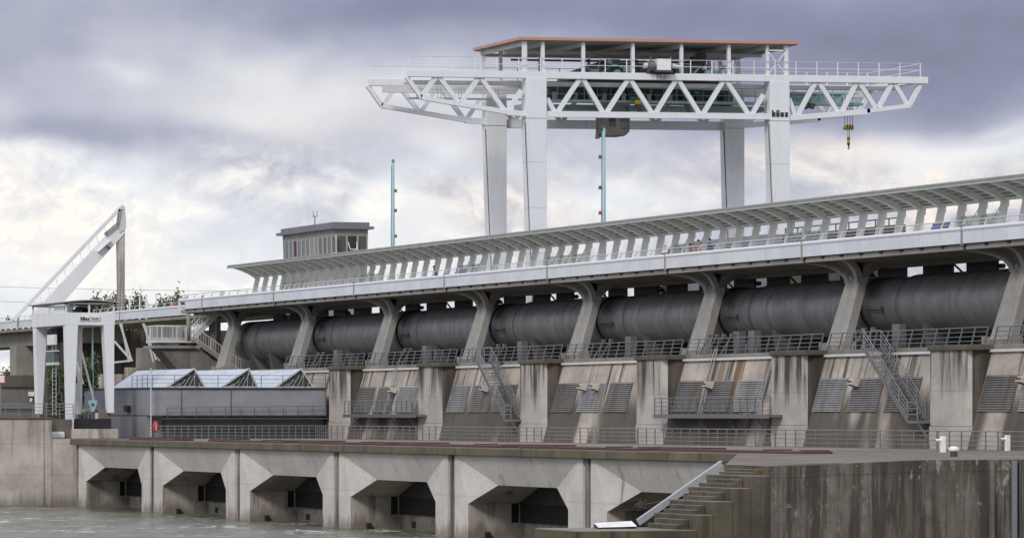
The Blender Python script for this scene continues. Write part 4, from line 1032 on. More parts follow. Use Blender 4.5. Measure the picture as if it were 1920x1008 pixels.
# ---- the big gantry crane
TC = 350.6
GC = thing('gantry_crane', 'huge white gantry crane with truss girders and salmon edged roof above the dam', 'gantry crane', (117, TC, 13.4))
def xn(x_): return at(x_, 500, TC).x
LOZ, HIZ = 30.2, 33.2
Tt = [768, 823, 903]; Bb = [(796, 31.35), (868, 30.9), (955, 30.32)]
def truss(y0, tag_):
    yc = y0+.3
    o = MB().box(106.8, 149.75, y0, y0+.6, 32.93, 33.46).build('top_girder', M['white'], GC, bevel=.02)
    m = MB().bar((117.88, yc, LOZ), (136.3, yc, LOZ), .5, .46) if not tag_ else MB().box(117.88, 136.3, y0, y0+.6, 29.72, 30.4)
    m.build('lower_chord', M['white'], GC)
    m = MB().bar((xn(796), yc, 31.35), (xn(955), yc, 30.32), .45, .34).bar((xn(955), yc, 30.3), (116.4, yc, LOZ), .45, .42)
    m.bar((137.7, yc, 30.08), (xn(1636), yc, 30.7), .45, .42).bar((xn(1630), yc, 30.72), (xn(1712), yc, 31.2), .45, .32)
    m.split('cantilever_chord', M['white'], GC)
    zz = 32.95
    pts = [((768, zz), (796, 31.35)), ((796, 31.35), (823, zz)), ((829, zz), (867, 30.95)), ((870, 30.95), (903, zz)), ((907, zz), (953, 30.35)), ((957, 30.35), (983, 32.0)),
           ((1031, 31.4), (1046, 30.3)), ((1050, 30.3), (1093, zz)), ((1099, zz), (1137, 30.3)), ((1142, 30.3), (1183, zz)), ((1188, zz), (1229, 30.3)), ((1234, 30.3), (1273, zz)), ((1278, zz), (1318, 30.3)), ((1323, 30.3), (1362, zz)), ((1368, zz), (1410, 30.3)), ((1415, 30.3), (1437, 31.9)),
           ((1485, 31.6), (1497, 30.2)), ((1501, 30.3), (1535, zz)), ((1541, zz), (1578, 30.5)), ((1583, 30.5), (1612, zz)), ((1617, zz), (1649, 30.9)), ((1652, 30.9), (1679, zz)), ((1683, zz), (1708, 31.2)), ((1711, 31.2), (1733, zz))]
    for a, b in pts:
        MB().bar((xn(a[0]), yc, a[1]), (xn(b[0]), yc, b[1]), .34, .30, (0, 1, 0)).build('diagonal', M['white'], GC)
truss(TC, 0); truss(TC+10.5, 1)
def bigleg(n0, y0, mirror):
    ya, yb = (y0, y0+1.25)
    MB().box(n0, n0+1.66, ya, yb, 29.86, 32.93).build('leg_head', M['white'], GC, bevel=.02)
    m = MB().hexa([(n0+.55, ya, 13.4), (n0+1.5, ya, 13.4), (n0+1.5, ya+1.9, 13.4), (n0+.55, ya+1.9, 13.4)], [(n0+.0, ya, 29.82), (n0+1.66, ya, 29.82), (n0+1.66, yb, 29.82), (n0+.0, yb, 29.82)])
    lg = m.build('leg', M['white'], GC, bevel=.02)
    MB().box(n0+.04, n0+1.62, ya+.04, yb-.04, 29.81, 29.87).build('leg_joint', M['steel'], GC)
    MB().tube([(n0-.02, ya+.3, 29.6), (n0+.53, ya+.3, 14)], .045).build('cable_line', M['steeld'], GC)
for n0 in (116.22, 136.3):
    bigleg(n0, TC-.05, 0); bigleg(n0, TC+9.9, 1)
for y_ in (TC+.3, TC+10.8):
    MB().box(116.0, 138.3, y_-.5, y_+.5, 13.4, 14.5).build('sill_beam', M['white'], GC)
    for xx in (116.3, 117.6, 136.4, 137.7): MB().tube([(xx, y_-.35, 13.62), (xx, y_+.35, 13.62)], .22, 12).build('wheel', M['steeld'], GC)
MB().box(148.6, 149.1, TC+.6, TC+10.5, 32.97, 33.4).build('end_beam', M['white'], GC)
# roof
RX0, RX1, RY0, RY1 = 115.65, 138.75, TC-.2, TC+11.6
MB().box(RX0, RX1, RY0, RY1, 35.86, 36.08).build('roof_sheet', M['salmon'], GC)
MB().box(RX0+.15, RX1-.15, RY0+.15, RY1-.15, 35.78, 35.86).build('roof_soffit', M['soffit'], GC)
posts = [990, 1024, 1100, 1193, 1284, 1373, 1445, 1480]
for x_ in posts:
    xx = xn(x_)
    th = .12 if x_ not in (990, 1480) else .17
    for yy in (TC+.3, TC+10.8):
        MB().box(xx-th, xx+th, yy-.15, yy+.15, 33.46, 35.78).build('roof_post', M['white'], GC)
    MB().box(xx-.1, xx+.1, TC+.455, TC+10.645, 35.46, 35.775).build('roof_beam', M['whiteg'], GC)
MB().box(xn(990), xn(1480), TC+5.4, TC+5.6, 35.2, 35.45).box(xn(990), xn(1480), TC+10.75, TC+10.95, 35.3, 35.6).split('roof_purlin', M['whiteg'], GC)
MB().box(xn(1024), xn(1373), TC+8, TC+8.2, 34.85, 35.0).build('crane_rail', M['steeld'], GC)
MB().bar((xn(1446), TC+.2, 33.5), (xn(1479), TC+.2, 35.3), .07, .09).bar((xn(1479), TC+.2, 33.5), (xn(1446), TC+.2, 35.3), .07, .09).bar((xn(1446), TC+.2, 35.38), (xn(1479), TC+.2, 35.38), .1, .1).split('cross_brace', M['white'], GC)
# girder rails
m = MB()
for yy, xa, xb in ((TC+.05, 106.85, 149.2), (TC+11.05, 106.85, 149.2)):
    m.tube([(xa, yy, 34.5), (xb, yy, 34.5)], .025)
MB.build(m, 'rail', M['pink'], GC)
m = MB()
for yy, xa, xb in ((TC+.05, 106.85, 149.2), (TC+11.05, 106.85, 149.2)):
    m.tube([(xa, yy, 33.98), (xb, yy, 33.98)], .025)
for xx in (149.15,):
    m.tube([(xx, TC, 34.5), (xx, TC+11, 34.5)], .025).tube([(xx, TC, 33.98), (xx, TC+11, 33.98)], .025)
m.build('rail', M['white'], GC)
fp = MB().box(106.83, 106.9, TC+.02, TC+.08, 33.46, 34.5).build('rail_post', M['white'], GC)
for i in range(1, 25): inst(fp, GC, (i*1.76, 0, 0))
for i in range(25): inst(fp, GC, (i*1.76, 11.0, 0))
# teal gallery between the trusses
GB, GT = 31.0, 32.35
m = MB().box(118, xn(1660), TC+4.2, TC+5.4, 31.42, 31.6)
m.box(xn(805), 118, TC+4.6, TC+5.2, 31.55, 31.66)
m.box(xn(1030), xn(1490), TC+6.2, TC+8.2, 30.95, 31.35)
m.split('gallery_floor', M['teal'], GC)
m = MB()
for xx in [118+i*1.1 for i in range(25)]: m.bar((xx, TC+4.2, 31.55), (xx, TC+4.2, 32.65), .05, .05)
for zz in (32.05, 32.6): m.tube([(118, TC+4.2, zz), (xn(1660), TC+4.2, zz)], .03)
for xx in [xn(818), xn(824), xn(836), xn(858), xn(864), xn(898), xn(903), xn(908), xn(968), xn(973)]: m.bar((xx, TC+4.6, 31.6), (xx, TC+4.6, 32.5), .05, .05)
m.tube([(xn(805), TC+4.6, 32.3), (118, TC+4.6, 32.3)], .03)
m.build('gallery_rail', M['teal'], GC)
m = MB().box(xn(785), 148, TC+3.2, TC+3.4, 32.55, 32.68).build('runway_rail', M['salmon'], GC)
MB().box(xn(785), 148, TC+8.8, TC+9.2, 32.3, 32.8).box(xn(785), 148, TC+1.2, TC+1.6, 32.45, 32.75).split('runway_beam', M['whiteg'], GC)
m = MB()          # teal lattice arm on the right
for i in range(14):
    xa, xb = 138.5+i*.52, 139.02+i*.52
    m.bar((xa, TC+5.5, 31.7 if i % 2 else 32.45), (xb, TC+5.5, 32.45 if i % 2 else 31.7), .07, .07)
m.box(138.2, 146, TC+5.4, TC+5.6, 32.4, 32.52).box(138.2, 146, TC+5.4, TC+5.6, 31.6, 31.75).box(138.3, 144.8, TC+5.7, TC+5.8, 31.7, 32.4)
m.build('lattice_arm', M['teal'], GC)
# trolley hanging and standing between the trusses
TRL = thing('crane_trolley', 'dark teal winch trolley standing between the girders of the big gantry', 'trolley', (127, TC+5, 33.2))
m = MB().hexa([(xn(1114), TC+2.5, 33.3), (xn(1190), TC+2.5, 33.3), (xn(1190), TC+9, 33.3), (xn(1114), TC+9, 33.3)], [(xn(1116), TC+2.5, 33.85), (xn(1182), TC+2.5, 34.9), (xn(1186), TC+9, 34.9), (xn(1116), TC+9, 33.85)])
m.build('housing', M['teald'], TRL)
m = MB().hexa([(xn(1288), TC+2.5, 33.3), (xn(1360), TC+2.5, 33.3), (xn(1360), TC+9, 33.3), (xn(1288), TC+9, 33.3)], [(xn(1288), TC+2.5, 34.5), (xn(1335), TC+2.5, 34.5), (xn(1335), TC+9, 34.5), (xn(1288), TC+9, 34.5)])
m.hexa([(xn(1360), TC+3, 33.3), (xn(1408), TC+3, 33.3), (xn(1408), TC+8, 33.3), (xn(1360), TC+8, 33.3)], [(xn(1360), TC+3, 34.0), (xn(1380), TC+3, 33.8), (xn(1380), TC+8, 33.8), (xn(1360), TC+8, 34.0)])
m.box(xn(1192), xn(1290), TC+4, TC+8, 33.3, 34.6)
m.split('engine_housing', M['teald'], TRL)
m = MB()
m.bar((xn(1310), TC+2, 33.4), (xn(1330), TC+2, 34.3), .14, .14).box(xn(1345), xn(1352), TC+1.9, TC+2.3, 33.4, 34.8).box(xn(1338), xn(1362), TC+1.6, TC+2.4, 33.46, 34.0)
m.tube([(xn(1173), TC+1.8, 33.6), (xn(1173), TC+2.4, 33.6)], .3, 10).tube([(xn(1180), TC+1.8, 34.1), (xn(1180), TC+2.2, 34.1)], .12)
m.bar((xn(1138), TC+2.3, 33.4), (xn(1165), TC+2.3, 34.2), .1, .1)
m.split('winch_frame', M['teal'], TRL)
MB().box(xn(1318), xn(1345), TC+3, TC+5, 34.72, 34.85).box(xn(1352), xn(1366), TC+5, TC+7, 34.6, 35.6).split('pulley_head', M['cabm'], TRL)
m = MB().box(xn(1040), xn(1430), TC+6.5, TC+7.5, 31.6, 32.8)
for x_ in range(1042, 1420, 26): m.box(xn(x_), xn(x_+11), TC+5.8, TC+6.4, 31.6, 32.5)
m.build('lower_machinery', M['teald'], TRL)
m = MB()
for x_ in (1045, 1080, 1120, 1150, 1175, 1212, 1260, 1300, 1340): m.box(xn(x_), xn(x_+7), TC+5.6, TC+5.9, 31.7, 32.3)
m.split('control_box', M['whiteg'], TRL)
rg = random.Random(21); m = MB(); m2_ = MB(); m3_ = MB()
for i in range(16):
    x_ = rg.uniform(1115, 1400); z0_ = rg.uniform(33.5, 34.4); y_ = TC+rg.uniform(1.2, 2.2); a_ = xn(x_); l_ = rg.uniform(.15, .7)
    (m if i % 3 else m2_).box(a_, a_+l_, y_, y_+.3, z0_, z0_+rg.uniform(.12, .5))
for i in range(7):
    x_ = rg.uniform(1110, 1380); a_ = xn(x_); m3_.tube([(a_, TC+1.1, 33.5), (a_+rg.uniform(-.6, .6), TC+1.1, rg.uniform(34.2, 35.2))], .035)
for i in range(18):
    a_ = xn(rg.uniform(1040, 1425)); z0_ = rg.uniform(31.6, 32.5); (m, m2_)[i % 2].box(a_, a_+rg.uniform(.1, .5), TC+5.2, TC+5.5, z0_, z0_+rg.uniform(.08, .35))
m.split('machinery_box', M['cabm'], TRL); m2_.split('machinery_box', M['teal'], TRL); m3_.split('hoist_cable', M['steeld'], TRL)
for n0 in (116.22, 136.3):
    for zz in (26.5, 23.0, 19.5):
        f_ = (zz-13.4)/16.42; MB().box(n0+.55-.55*f_-.012, n0+1.5+.16*f_+.012, TC-.062, TC+1.2+.65*(1-f_), zz-.025, zz+.025).build('weld_seam', M['whiteg'], GC)
# white winch box in front of the posts
wb = thing('winch_box', 'white square winch cabinet on the top girder above a rust stain', 'winch', (xn(1240), TC+.3, 33.46))
MB().box(xn(1228), xn(1254), TC-.55, TC+.25, 33.75, 34.62).build('cabinet', M['white2'], wb, bevel=.02)
MB().box(xn(1224), xn(1257), TC-.6, TC+.4, 33.62, 33.74).box(xn(1212), xn(1266), TC, TC+.5, 33.47, 33.6).split('bracket', M['steeld'], wb)
MB().tube([(xn(1206), TC-.2, 34.1), (xn(1212), TC-.2, 34.1)], .22, 12).tube([(xn(1258), TC-.2, 34.1), (xn(1272), TC-.2, 34.05)], .2, 12, .14).split('motor', M['whiteg'], wb)
MB().tube([(xn(1213), TC-.2, 34.05), (xn(1225), TC-.2, 34.05)], .36, 14).tube([(xn(1220), TC-.2, 34.3), (xn(1218), TC-.2, 34.8)], .06).tube([(xn(1256), TC-.2, 34.4), (xn(1256), TC-.2, 34.85)], .06).split('drum', M['cabm'], wb)
# operator cab
m = MB().prism([(xn(1158), 31.3), (xn(1158), 28.95), (xn(1163), 28.72), (xn(1196), 28.72), (xn(1205), 29.05), (xn(1207), 31.3)], 'y', TC+2.6, TC+4.8)
cb = m.build('operator_cab', M['cabm'], GC, bevel=.05)
MB().box(xn(1186), xn(1203), TC+2.55, TC+2.6, 29.3, 31.0).build('cab_window', M['panet'], cb)
MB().box(xn(1166), xn(1178), TC+2.55, TC+2.6, 29.5, 30.6).build('cab_window', M['pane'], cb)
MB().tube([(xn(1147), TC+3, 31.3), (xn(1147), TC+3, 28.8)], .05).tube([(xn(1145), TC+3, 28.85), (xn(1165), TC+3, 28.85)], .08).tube([(xn(1147), TC+3, 28.9), (xn(1147), TC+3, 28.5)], .14, 8, .2).build('cab_bracket', M['steeld'], cb)
MB().tube([(xn(1231), TC+4, 31.4), (xn(1237), TC+4, 30.6)], .3, 8, .15).tube([(xn(1325), TC+4, 31.3), (xn(1330), TC+4, 30.4)], .25, 8, .1).tube([(xn(1548), TC+4, 31.5), (xn(1552), TC+4, 31.1)], .35, 8, .2).tube([(xn(1562), TC+4, 31.5), (xn(1560), TC+4, 31.1)], .3, 8, .2).split('sheave_block', M['steeld'], GC)
MB().tube([(xn(1226), TC+3.9, 31.45), (xn(1236), TC+3.9, 31.4)], .22, 8).build('hook_rest', M['yellow'], GC)
wordmark(GC, 137.16, TC-.06, 30.43, .50, 1.42, M['black'])
GC.rotation_euler = (0, -.0088, 0)
# right hand hook
hk = thing('hook_block', 'black and yellow striped hook block hanging from the right cantilever', 'hook block', (xn(1591), TC+4, 28.2))
xh = at(1591, 240, TC+4).x; zt_ = at(1591, 240, TC+4).z
for dx in (-.32, -.1, .14, .34): MB().tube([(xh+dx, TC+4, zt_+.2), (xh+dx*.9, TC+4, 32.5)], .022).build('rope', M['black'], hk)
m = MB().prism([(xh-.42, zt_-.14), (xh+.42, zt_-.14), (xh+.36, zt_+.12), (xh+.22, zt_+.26), (xh-.22, zt_+.26), (xh-.36, zt_+.12)], 'y', TC+3.8, TC+4.2).build('crossbar', M['yellow'], hk)
for dx in (-.25, -.02, .2): MB().prism([(xh+dx-.1, zt_-.15), (xh+dx, zt_-.15), (xh+dx+.14, zt_+.2), (xh+dx+.04, zt_+.2)], 'y', TC+3.78, TC+4.22).build('stripe', M['black'], hk)
MB().tube([(xh-.06, TC+4, zt_-.15), (xh-.06, TC+4, zt_-.75)], .02).tube([(xh+.08, TC+4, zt_-.15), (xh+.08, TC+4, zt_-.75)], .02).split('sling', M['black'], hk)
MB().tube([(xh, TC+4, zt_-.62), (xh, TC+4, zt_-1.2)], .1, 8, .13).build('shank', M['yellow'], hk)
MB().tube([(xh, TC+4, zt_-1.2), (xh, TC+4, zt_-1.38)], .13, 8, .1).tube([(xh, TC+4, zt_-1.38), (xh+.05, TC+4, zt_-1.55), (xh, TC+4, zt_-1.68), (xh-.06, TC+4, zt_-1.6)], .06).box(xh-.11, xh+.11, TC+3.88, TC+4.12, zt_-.9, zt_-.82).build('hook', M['black'], hk)

# ---- masts
def mast(x_, n_, ztop, lb, lamps, hd):
    y_ = ax(x_, n_)
    r = thing('slim_mast', lb, 'mast', (n_, y_, 13.4), 'slim teal masts behind the canopy')
    MB().tube([(n_, y_, 13.4), (n_, y_, ztop)], .2, 10, .12).build('shaft', M['mast'], r, smooth=True)
    MB().tube([(n_-.23, y_, 13.4), (n_-.15, y_, ztop-.3)], .02).build('cable', M['steeld'], r)
    for zz, sgn, mm in lamps:
        MB().tube([(n_+sgn*.34, y_, zz-.12), (n_+sgn*.34, y_, zz+.16)], .12, 8, .1).bar((n_, y_, zz), (n_+sgn*.34, y_, zz), .06, .06).build('obstruction_lamp', M[mm], r)
    if hd: MB().tube([(n_-.28, y_, ztop+.1), (n_-.12, y_, ztop-.12)], .14, 8).tube([(n_-.2, y_, ztop+.15), (n_+.1, y_, ztop+.05)], .08).build('head', M['steeld'], r)
    else: MB().tube([(n_, y_, ztop), (n_, y_, ztop+.25)], .16, 8, .05).build('head', M['steeld'], r)
mast(737, 119, 28.8, 'slim teal mast right of the control building', [(26.3, .7, 'steeld'), (24.6, .7, 'steeld'), (22.4, .7, 'steeld')], False)
mast(1132, 119, 28.6, 'slim teal mast between the legs of the big gantry', [(26.4, -.9, 'steeld'), (24.1, -.9, 'steeld'), (22.2, -.9, 'red')], True)

# ---- control building
cbg = thing('control_building', 'small grey control building with window band behind the canopy', 'building', (118, 410.6, 13.4))
y0, y1, x0, x1 = 410.6, 427.7, 118.05, 121.0
MB().hexa([(x0+.15, y0+.1, 13.4), (x1-.1, y0+.1, 13.4), (x1-.1, y1-.1, 13.4), (x0+.15, y1-.1, 13.4)], [(x0-.12, y0-.1, 23.6), (x1+.05, y0-.1, 23.6), (x1+.05, y1+.1, 23.6), (x0-.12, y1+.1, 23.6)]).build('wall', M['cladbeige'], cbg)
MB().box(x0-.5, x1+.5, y0-.5, y1+1.0, 23.56, 23.8).build('eave', M['fasciagrey'], cbg)
rf = MB().box(x0-.25, x1+.15, y0-.25, y1+.25, 23.8, 24.17).build('parapet', M['fasciagrey'], cbg)
def xw(z_): return x0+.15-.27*(z_-13.4)/10.2
wins = [(mm, 426.2-1.42*i, 1.24) for i, mm in enumerate(('pane', 'panet', 'red2', 'panet', 'panet', 'paneo', 'cream', 'cream', 'pane', 'creamd', 'panet', 'creamd'))]
for mm, yc, wd in wins:
    o = MB().hexa([(xw(20.4)-.03, yc-wd/2, 20.4), (xw(20.4)+.05, yc-wd/2, 20.4), (xw(20.4)+.05, yc+wd/2, 20.4), (xw(20.4)-.03, yc+wd/2, 20.4)], [(xw(22.9)-.03, yc-wd/2, 22.9), (xw(22.9)+.05, yc-wd/2, 22.9), (xw(22.9)+.05, yc+wd/2, 22.9), (xw(22.9)-.03, yc+wd/2, 22.9)]).build('window', M[mm], cbg)
    MB().bar((xw(20.4)-.06, yc-wd/2-.1, 20.4), (xw(23)-.06, yc-wd/2-.1, 23.0), .08, .1).build('mullion', M['alu'], o)
for i, (a, b) in enumerate(((118.2, 118.95), (119.15, 119.95), (120.15, 120.85))):
    yn = y0+.1-.2*(22.2-13.4)/10.2
    o = MB().box(a, b, yn-.06, yn+.1, 21.2, 22.95).build('window', M['pane' if i == 1 else 'paneo'], cbg)
    MB().bar((a-.07, yn-.09, 21.2), (a-.07, yn-.09, 22.95), .06, .07).build('mullion', M['alu'], o)
    if i == 1: MB().bar((a, yn-.2, 22.4), (a+.1, yn-.5, 21.75), .06, .06).bar((b, yn-.2, 22.4), (b-.06, yn-.5, 21.75), .06, .06).bar((a+.1, yn-.5, 21.75), (b-.06, yn-.5, 21.75), .06, .08).build('open_sash', M['white2'], o)
an = thing('roof_antenna', 'forked aerial on the roof of the control building', 'antenna', (118.4, 418.5, 24.18))
MB().tube([(118.4, 418.5, 24.1), (118.4, 418.5, 24.95)], .05).build('mast', M['steel'], an)
MB().tube([(118.25, 418.5, 24.9), (118.25, 418.5, 25.5)], .03).tube([(118.6, 418.5, 24.95), (118.6, 418.5, 25.5)], .03).tube([(118.2, 418.5, 25.0), (118.62, 418.5, 25.0)], .04).split('prong', M['steel'], an)

# ---- tilted boom on the far left
BM = thing('tilted_boom', 'white tilted crane boom leaning on a weathered upright post', 'crane', (118, 520, 16.5))
Yb = 520
def bq(x_, y_, dy=0): v = at(x_, y_, Yb); v.y += dy; return v
m = MB().bar(bq(24, 600), bq(226, 389), .42, .5, (0, 1, 0)); m.build('upper_boom', M['white'], BM, bevel=.03)
a, b, c, e = bq(48, 603), bq(233, 421), bq(235, 436), bq(106, 582)
m = MB().loft([[tuple(v+Vector((0, dy, 0))) for v in (a, bq(215, 426), b, c, bq(180, 497), e, bq(90, 603))] for dy in (0, .7)]).build('lower_boom', M['white'], BM)
m = MB()
for i in range(11):
    f = i/10; p, q_ = bq(60+150*f, 566-165*f+6), bq(64+152*f, 588-160*f)
    m.bar(p, p+(q_-p)*.8, .03, .03)
m.split('boom_rail', M['whiteg'], BM)
m = MB().loft([[tuple(v+Vector((0, dy, 0))) for v in (bq(222, 600), bq(220, 440), bq(235, 428), bq(234, 600))] for dy in (.1, .6)]).build('upright_post', M['wood'], BM)
m = MB().loft([[tuple(v+Vector((0, dy, 0))) for v in (bq(222, 425), bq(226, 388), bq(230, 384), bq(234, 388), bq(236, 416), bq(236, 428), bq(224, 436))] for dy in (-.1, .8)]).build('head', M['whiteg'], BM)
MB().bar(bq(224, 392, -.15), bq(220, 420, -.15), .2, .3).bar(bq(220, 420, -.15), bq(196, 440, -.15), .2, .35).build('stain_plate', M['wood'], BM)
MB().bar(bq(196, 458, -.2), bq(202, 464, -.2), .1, .1).tube([bq(203, 463, -.2), bq(205, 466, -.2)], .15).build('floodlight', M['steeld'], BM)
MB().bar(bq(182, 472, -.1), bq(206, 450, -.1), .06, 1.1, (0, 1, 0)).build('patch_plate', M['white2'], BM)

# ---- things glimpsed behind the canopy
pb = thing('parapet_wall', 'dark grey parapet wall with top rail seen behind the canopy columns on the right', 'wall', (116, 262, 13.4))
ya, yb = ax(1470, 117), ax(1690, 117)
MB().box(116.9, 117.3, yb, ya, 13.4, 19.0).build('wall', M['cap'], pb)
m = MB().tube([(117.1, ya, 19.45), (117.1, yb, 19.45)], .05)
for i in range(10): y_ = ya+(yb-ya)*i/9; m.tube([(117.1, y_, 19.0), (117.1, y_, 19.45)], .05)
m.build('rail', M['steel'], pb)
eb = thing('electrical_cabin', 'lavender grey equipment cabin seen through the canopy columns', 'cabin', (117, 285, 13.4))
ya, yb = ax(1290, 117), ax(1440, 117)
MB().box(117, 119.5, yb, ya, 13.4, 19.2).build('wall', M['clad'], eb)
for x_ in (1335, 1368, 1400): y_ = ax(x_, 116.95); MB().box(116.92, 117, y_-.6, y_+.6, 17.5, 18.9).build('door', M['fasciagrey'], eb)
eb = thing('black_winch', 'black machinery silhouette behind the canopy left of the walkers', 'machine', (117, 305, 13.4))
ya, yb = ax(1240, 117), ax(1284, 117)
MB().box(117, 119, yb, ya-1.4, 13.4, 19.0).box(117, 118.4, ya-1.4, ya, 13.4, 18.6).build('housing', M['black'], eb)
MB().box(116.8, 117, ya-1.0, ya, 18.8, 19.4).bar((116.9, yb, 18), (116.9, ya-1, 19.2), .08, .08).build('plate', M['whiteg'], eb)
# blue boards
for x_, n_, z0_, wd, hh, mm, lb in ((1762, 108.6, 17.55, 2.4, .52, 'blue', 'dark blue board behind the parapet on the right'), (862, 108.6, 17.45, 2.6, .5, 'blue', 'dark blue board behind the parapet right of the control building'), (415, 110.5, 17.5, 1.6, .75, 'bluel', 'pale blue board behind the parapet left of the canopy end')):
    y_ = ax(x_, n_)
    r = thing('notice_board', lb, 'notice board', (n_, y_, 16.55), 'blue boards on the walkway')
    MB().hexa([(n_-.1, y_-wd/2, z0_), (n_-.04, y_-wd/2, z0_), (n_-.04, y_+wd/2, z0_), (n_-.1, y_+wd/2, z0_)], [(n_+.12, y_-wd/2, z0_+hh), (n_+.18, y_-wd/2, z0_+hh), (n_+.18, y_+wd/2, z0_+hh), (n_+.12, y_+wd/2, z0_+hh)]).build('panel', M[mm], r)
    for s_ in (-1, 1): MB().tube([(n_+.1, y_+s_*wd*.4, 16.55), (n_+.1, y_+s_*wd*.4, z0_+.3)], .04).build('leg', M['steel'], r)

# ---- people
def person(x_, n_, z_, lb, top, legs, face=0, bend=0.0, h=1.72, arms=0, hairc='hair', base=None):
    y_ = ax(x_, n_)
    r = thing('person', lb, 'person', (n_, y_, z_), 'walkers on the deck')
    k = h/1.72
    V = {'pel': (0, 0, .93), 'bel': (.01, 0, 1.08), 'che': (.02+bend*.3, 0, 1.30), 'nec': (.02+bend*.5, 0, 1.47), 'hd0': (.03+bend*.6, 0, 1.56), 'hd1': (.035+bend*.65, 0, 1.66),
         'hL': (0, .1, .88), 'kL': (.03, .11, .48), 'aL': (-.02, .11, .07), 'tL': (.13, .12, .03), 'hR': (0, -.1, .88), 'kR': (.06, -.11, .48), 'aR': (.02, -.11, .07), 'tR': (.17, -.12, .03),
         'sL': (.02+bend*.4, .19, 1.40), 'eL': (.0+bend*.4, .25, 1.14), 'wL': (.14+bend*.6+arms*.1, .22, .96+arms*.15), 'gL': (.2+bend*.6+arms*.15, .2, .9+arms*.17), 'sR': (.02+bend*.4, -.19, 1.40), 'eR': (.0+bend*.4, -.25, 1.14), 'wR': (.16+bend*.6+arms*.1, -.22, .97+arms*.15), 'gR': (.23+bend*.6+arms*.15, -.2, .91+arms*.17)}
    Rd = {'pel': .135, 'bel': .125, 'che': .15, 'nec': .058, 'hd0': .085, 'hd1': .088, 'hL': .095, 'kL': .06, 'aL': .042, 'tL': .035, 'hR': .095, 'kR': .06, 'aR': .042, 'tR': .035, 'sL': .065, 'eL': .046, 'wL': .033, 'gL': .03, 'sR': .065, 'eR': .046, 'wR': .033, 'gR': .03}
    E_ = [('pel', 'bel'), ('bel', 'che'), ('che', 'nec'), ('nec', 'hd0'), ('hd0', 'hd1'), ('pel', 'hL'), ('hL', 'kL'), ('kL', 'aL'), ('aL', 'tL'), ('pel', 'hR'), ('hR', 'kR'), ('kR', 'aR'), ('aR', 'tR'), ('che', 'sL'), ('sL', 'eL'), ('eL', 'wL'), ('wL', 'gL'), ('che', 'sR'), ('sR', 'eR'), ('eR', 'wR'), ('wR', 'gR')]
    K = list(V); me = bpy.data.meshes.new('body'); me.from_pydata([tuple(c*k for c in V[i]) for i in K], [(K.index(a), K.index(b)) for a, b in E_], [])
    o = bpy.data.objects.new('tmp', me); COL.objects.link(o)
    o.modifiers.new('skin', 'SKIN'); o.modifiers.new('sub', 'SUBSURF').levels = 1
    sv = me.skin_vertices[0].data
    for i, n__ in enumerate(K): sv[i].radius = (Rd[n__]*k, Rd[n__]*k); sv[i].use_root = n__ == 'pel'
    dg = bpy.context.evaluated_depsgraph_get(); m2 = bpy.data.meshes.new_from_object(o.evaluated_get(dg)); bpy.data.objects.remove(o)
    m2.name = 'body'; m2.materials.clear()
    for mm in (M['skin'], top, legs, M['hair']): m2.materials.append(mm)
    for p in m2.polygons:
        c = p.center/k; p.use_smooth = True
        p.material_index = 1 if (.93 < c.z < 1.47 and not (abs(c.y) > .17 and c.z < 1.02)) else (2 if c.z <= .93 and abs(c.y) < .19 else 0)
        if c.z < .09: p.material_index = 3
    bo = bpy.data.objects.new('body', m2); COL.objects.link(bo); bo.parent = r
    hb_ = MB(); hx = .035+bend*.65; O = ORG[r.name]
    pts = []
    for i in range(6):
        th = R(-15+105*i/5); rr = .098*math.cos(th); pts.append([(O.x+(hx-.02+math.cos(2*math.pi*j/10)*rr)*k, O.y+math.sin(2*math.pi*j/10)*rr*k, O.z+(1.66+.11*math.sin(th))*k) for j in range(10)])
    hb_.loft(pts).build('hair', M[hairc], r, smooth=True)
    r.rotation_euler = (0, 0, face); return r
clo = {}
def cloth(n_, c):
    if n_ not in clo: clo[n_] = flat('cloth_'+n_, c, .8)
    return clo[n_]
person(1296, 107.3, 16.55, 'shorter walker in red top leaning at the parapet', cloth('red', (.42, .04, .04)), cloth('navy', (.03, .035, .06)), 2.6, .1, 1.5)
person(1311, 107.4, 16.55, 'taller walker in red top with dark hair behind the parapet', cloth('red2', (.48, .05, .05)), cloth('grey', (.08, .08, .08)), 2.9, .05, 1.72, 1)
person(1332, 107.5, 16.55, 'walker in dark blue top at the parapet', cloth('blue', (.05, .06, .16)), cloth('black', (.02, .02, .02)), 3.3, .05, 1.74)
person(818, 107.4, 16.55, 'lone walker in dark clothes below the long canopy right of the control building', cloth('dark', (.025, .025, .03)), cloth('black', (.02, .02, .02)), 3.1, .25, 1.7)
person(309, 115, 16.5, 'distant walker in grey on the approach bridge', cloth('gr', (.15, .13, .13)), cloth('black', (.02, .02, .02)), 1.6)
person(323, 115, 16.5, 'distant walker in pink on the approach bridge', cloth('pink', (.42, .14, .13)), cloth('navy', (.03, .035, .06)), 1.4)
person(329, 115.6, 16.5, 'distant walker in dusky red on the approach bridge, rightmost of three', cloth('dred', (.28, .07, .07)), cloth('black', (.02, .02, .02)), 1.7)
person(15, 115, 16.5, 'distant walker in dark clothes at the far left of the approach bridge', cloth('dark', (.025, .025, .03)), cloth('black', (.02, .02, .02)), 1.5)

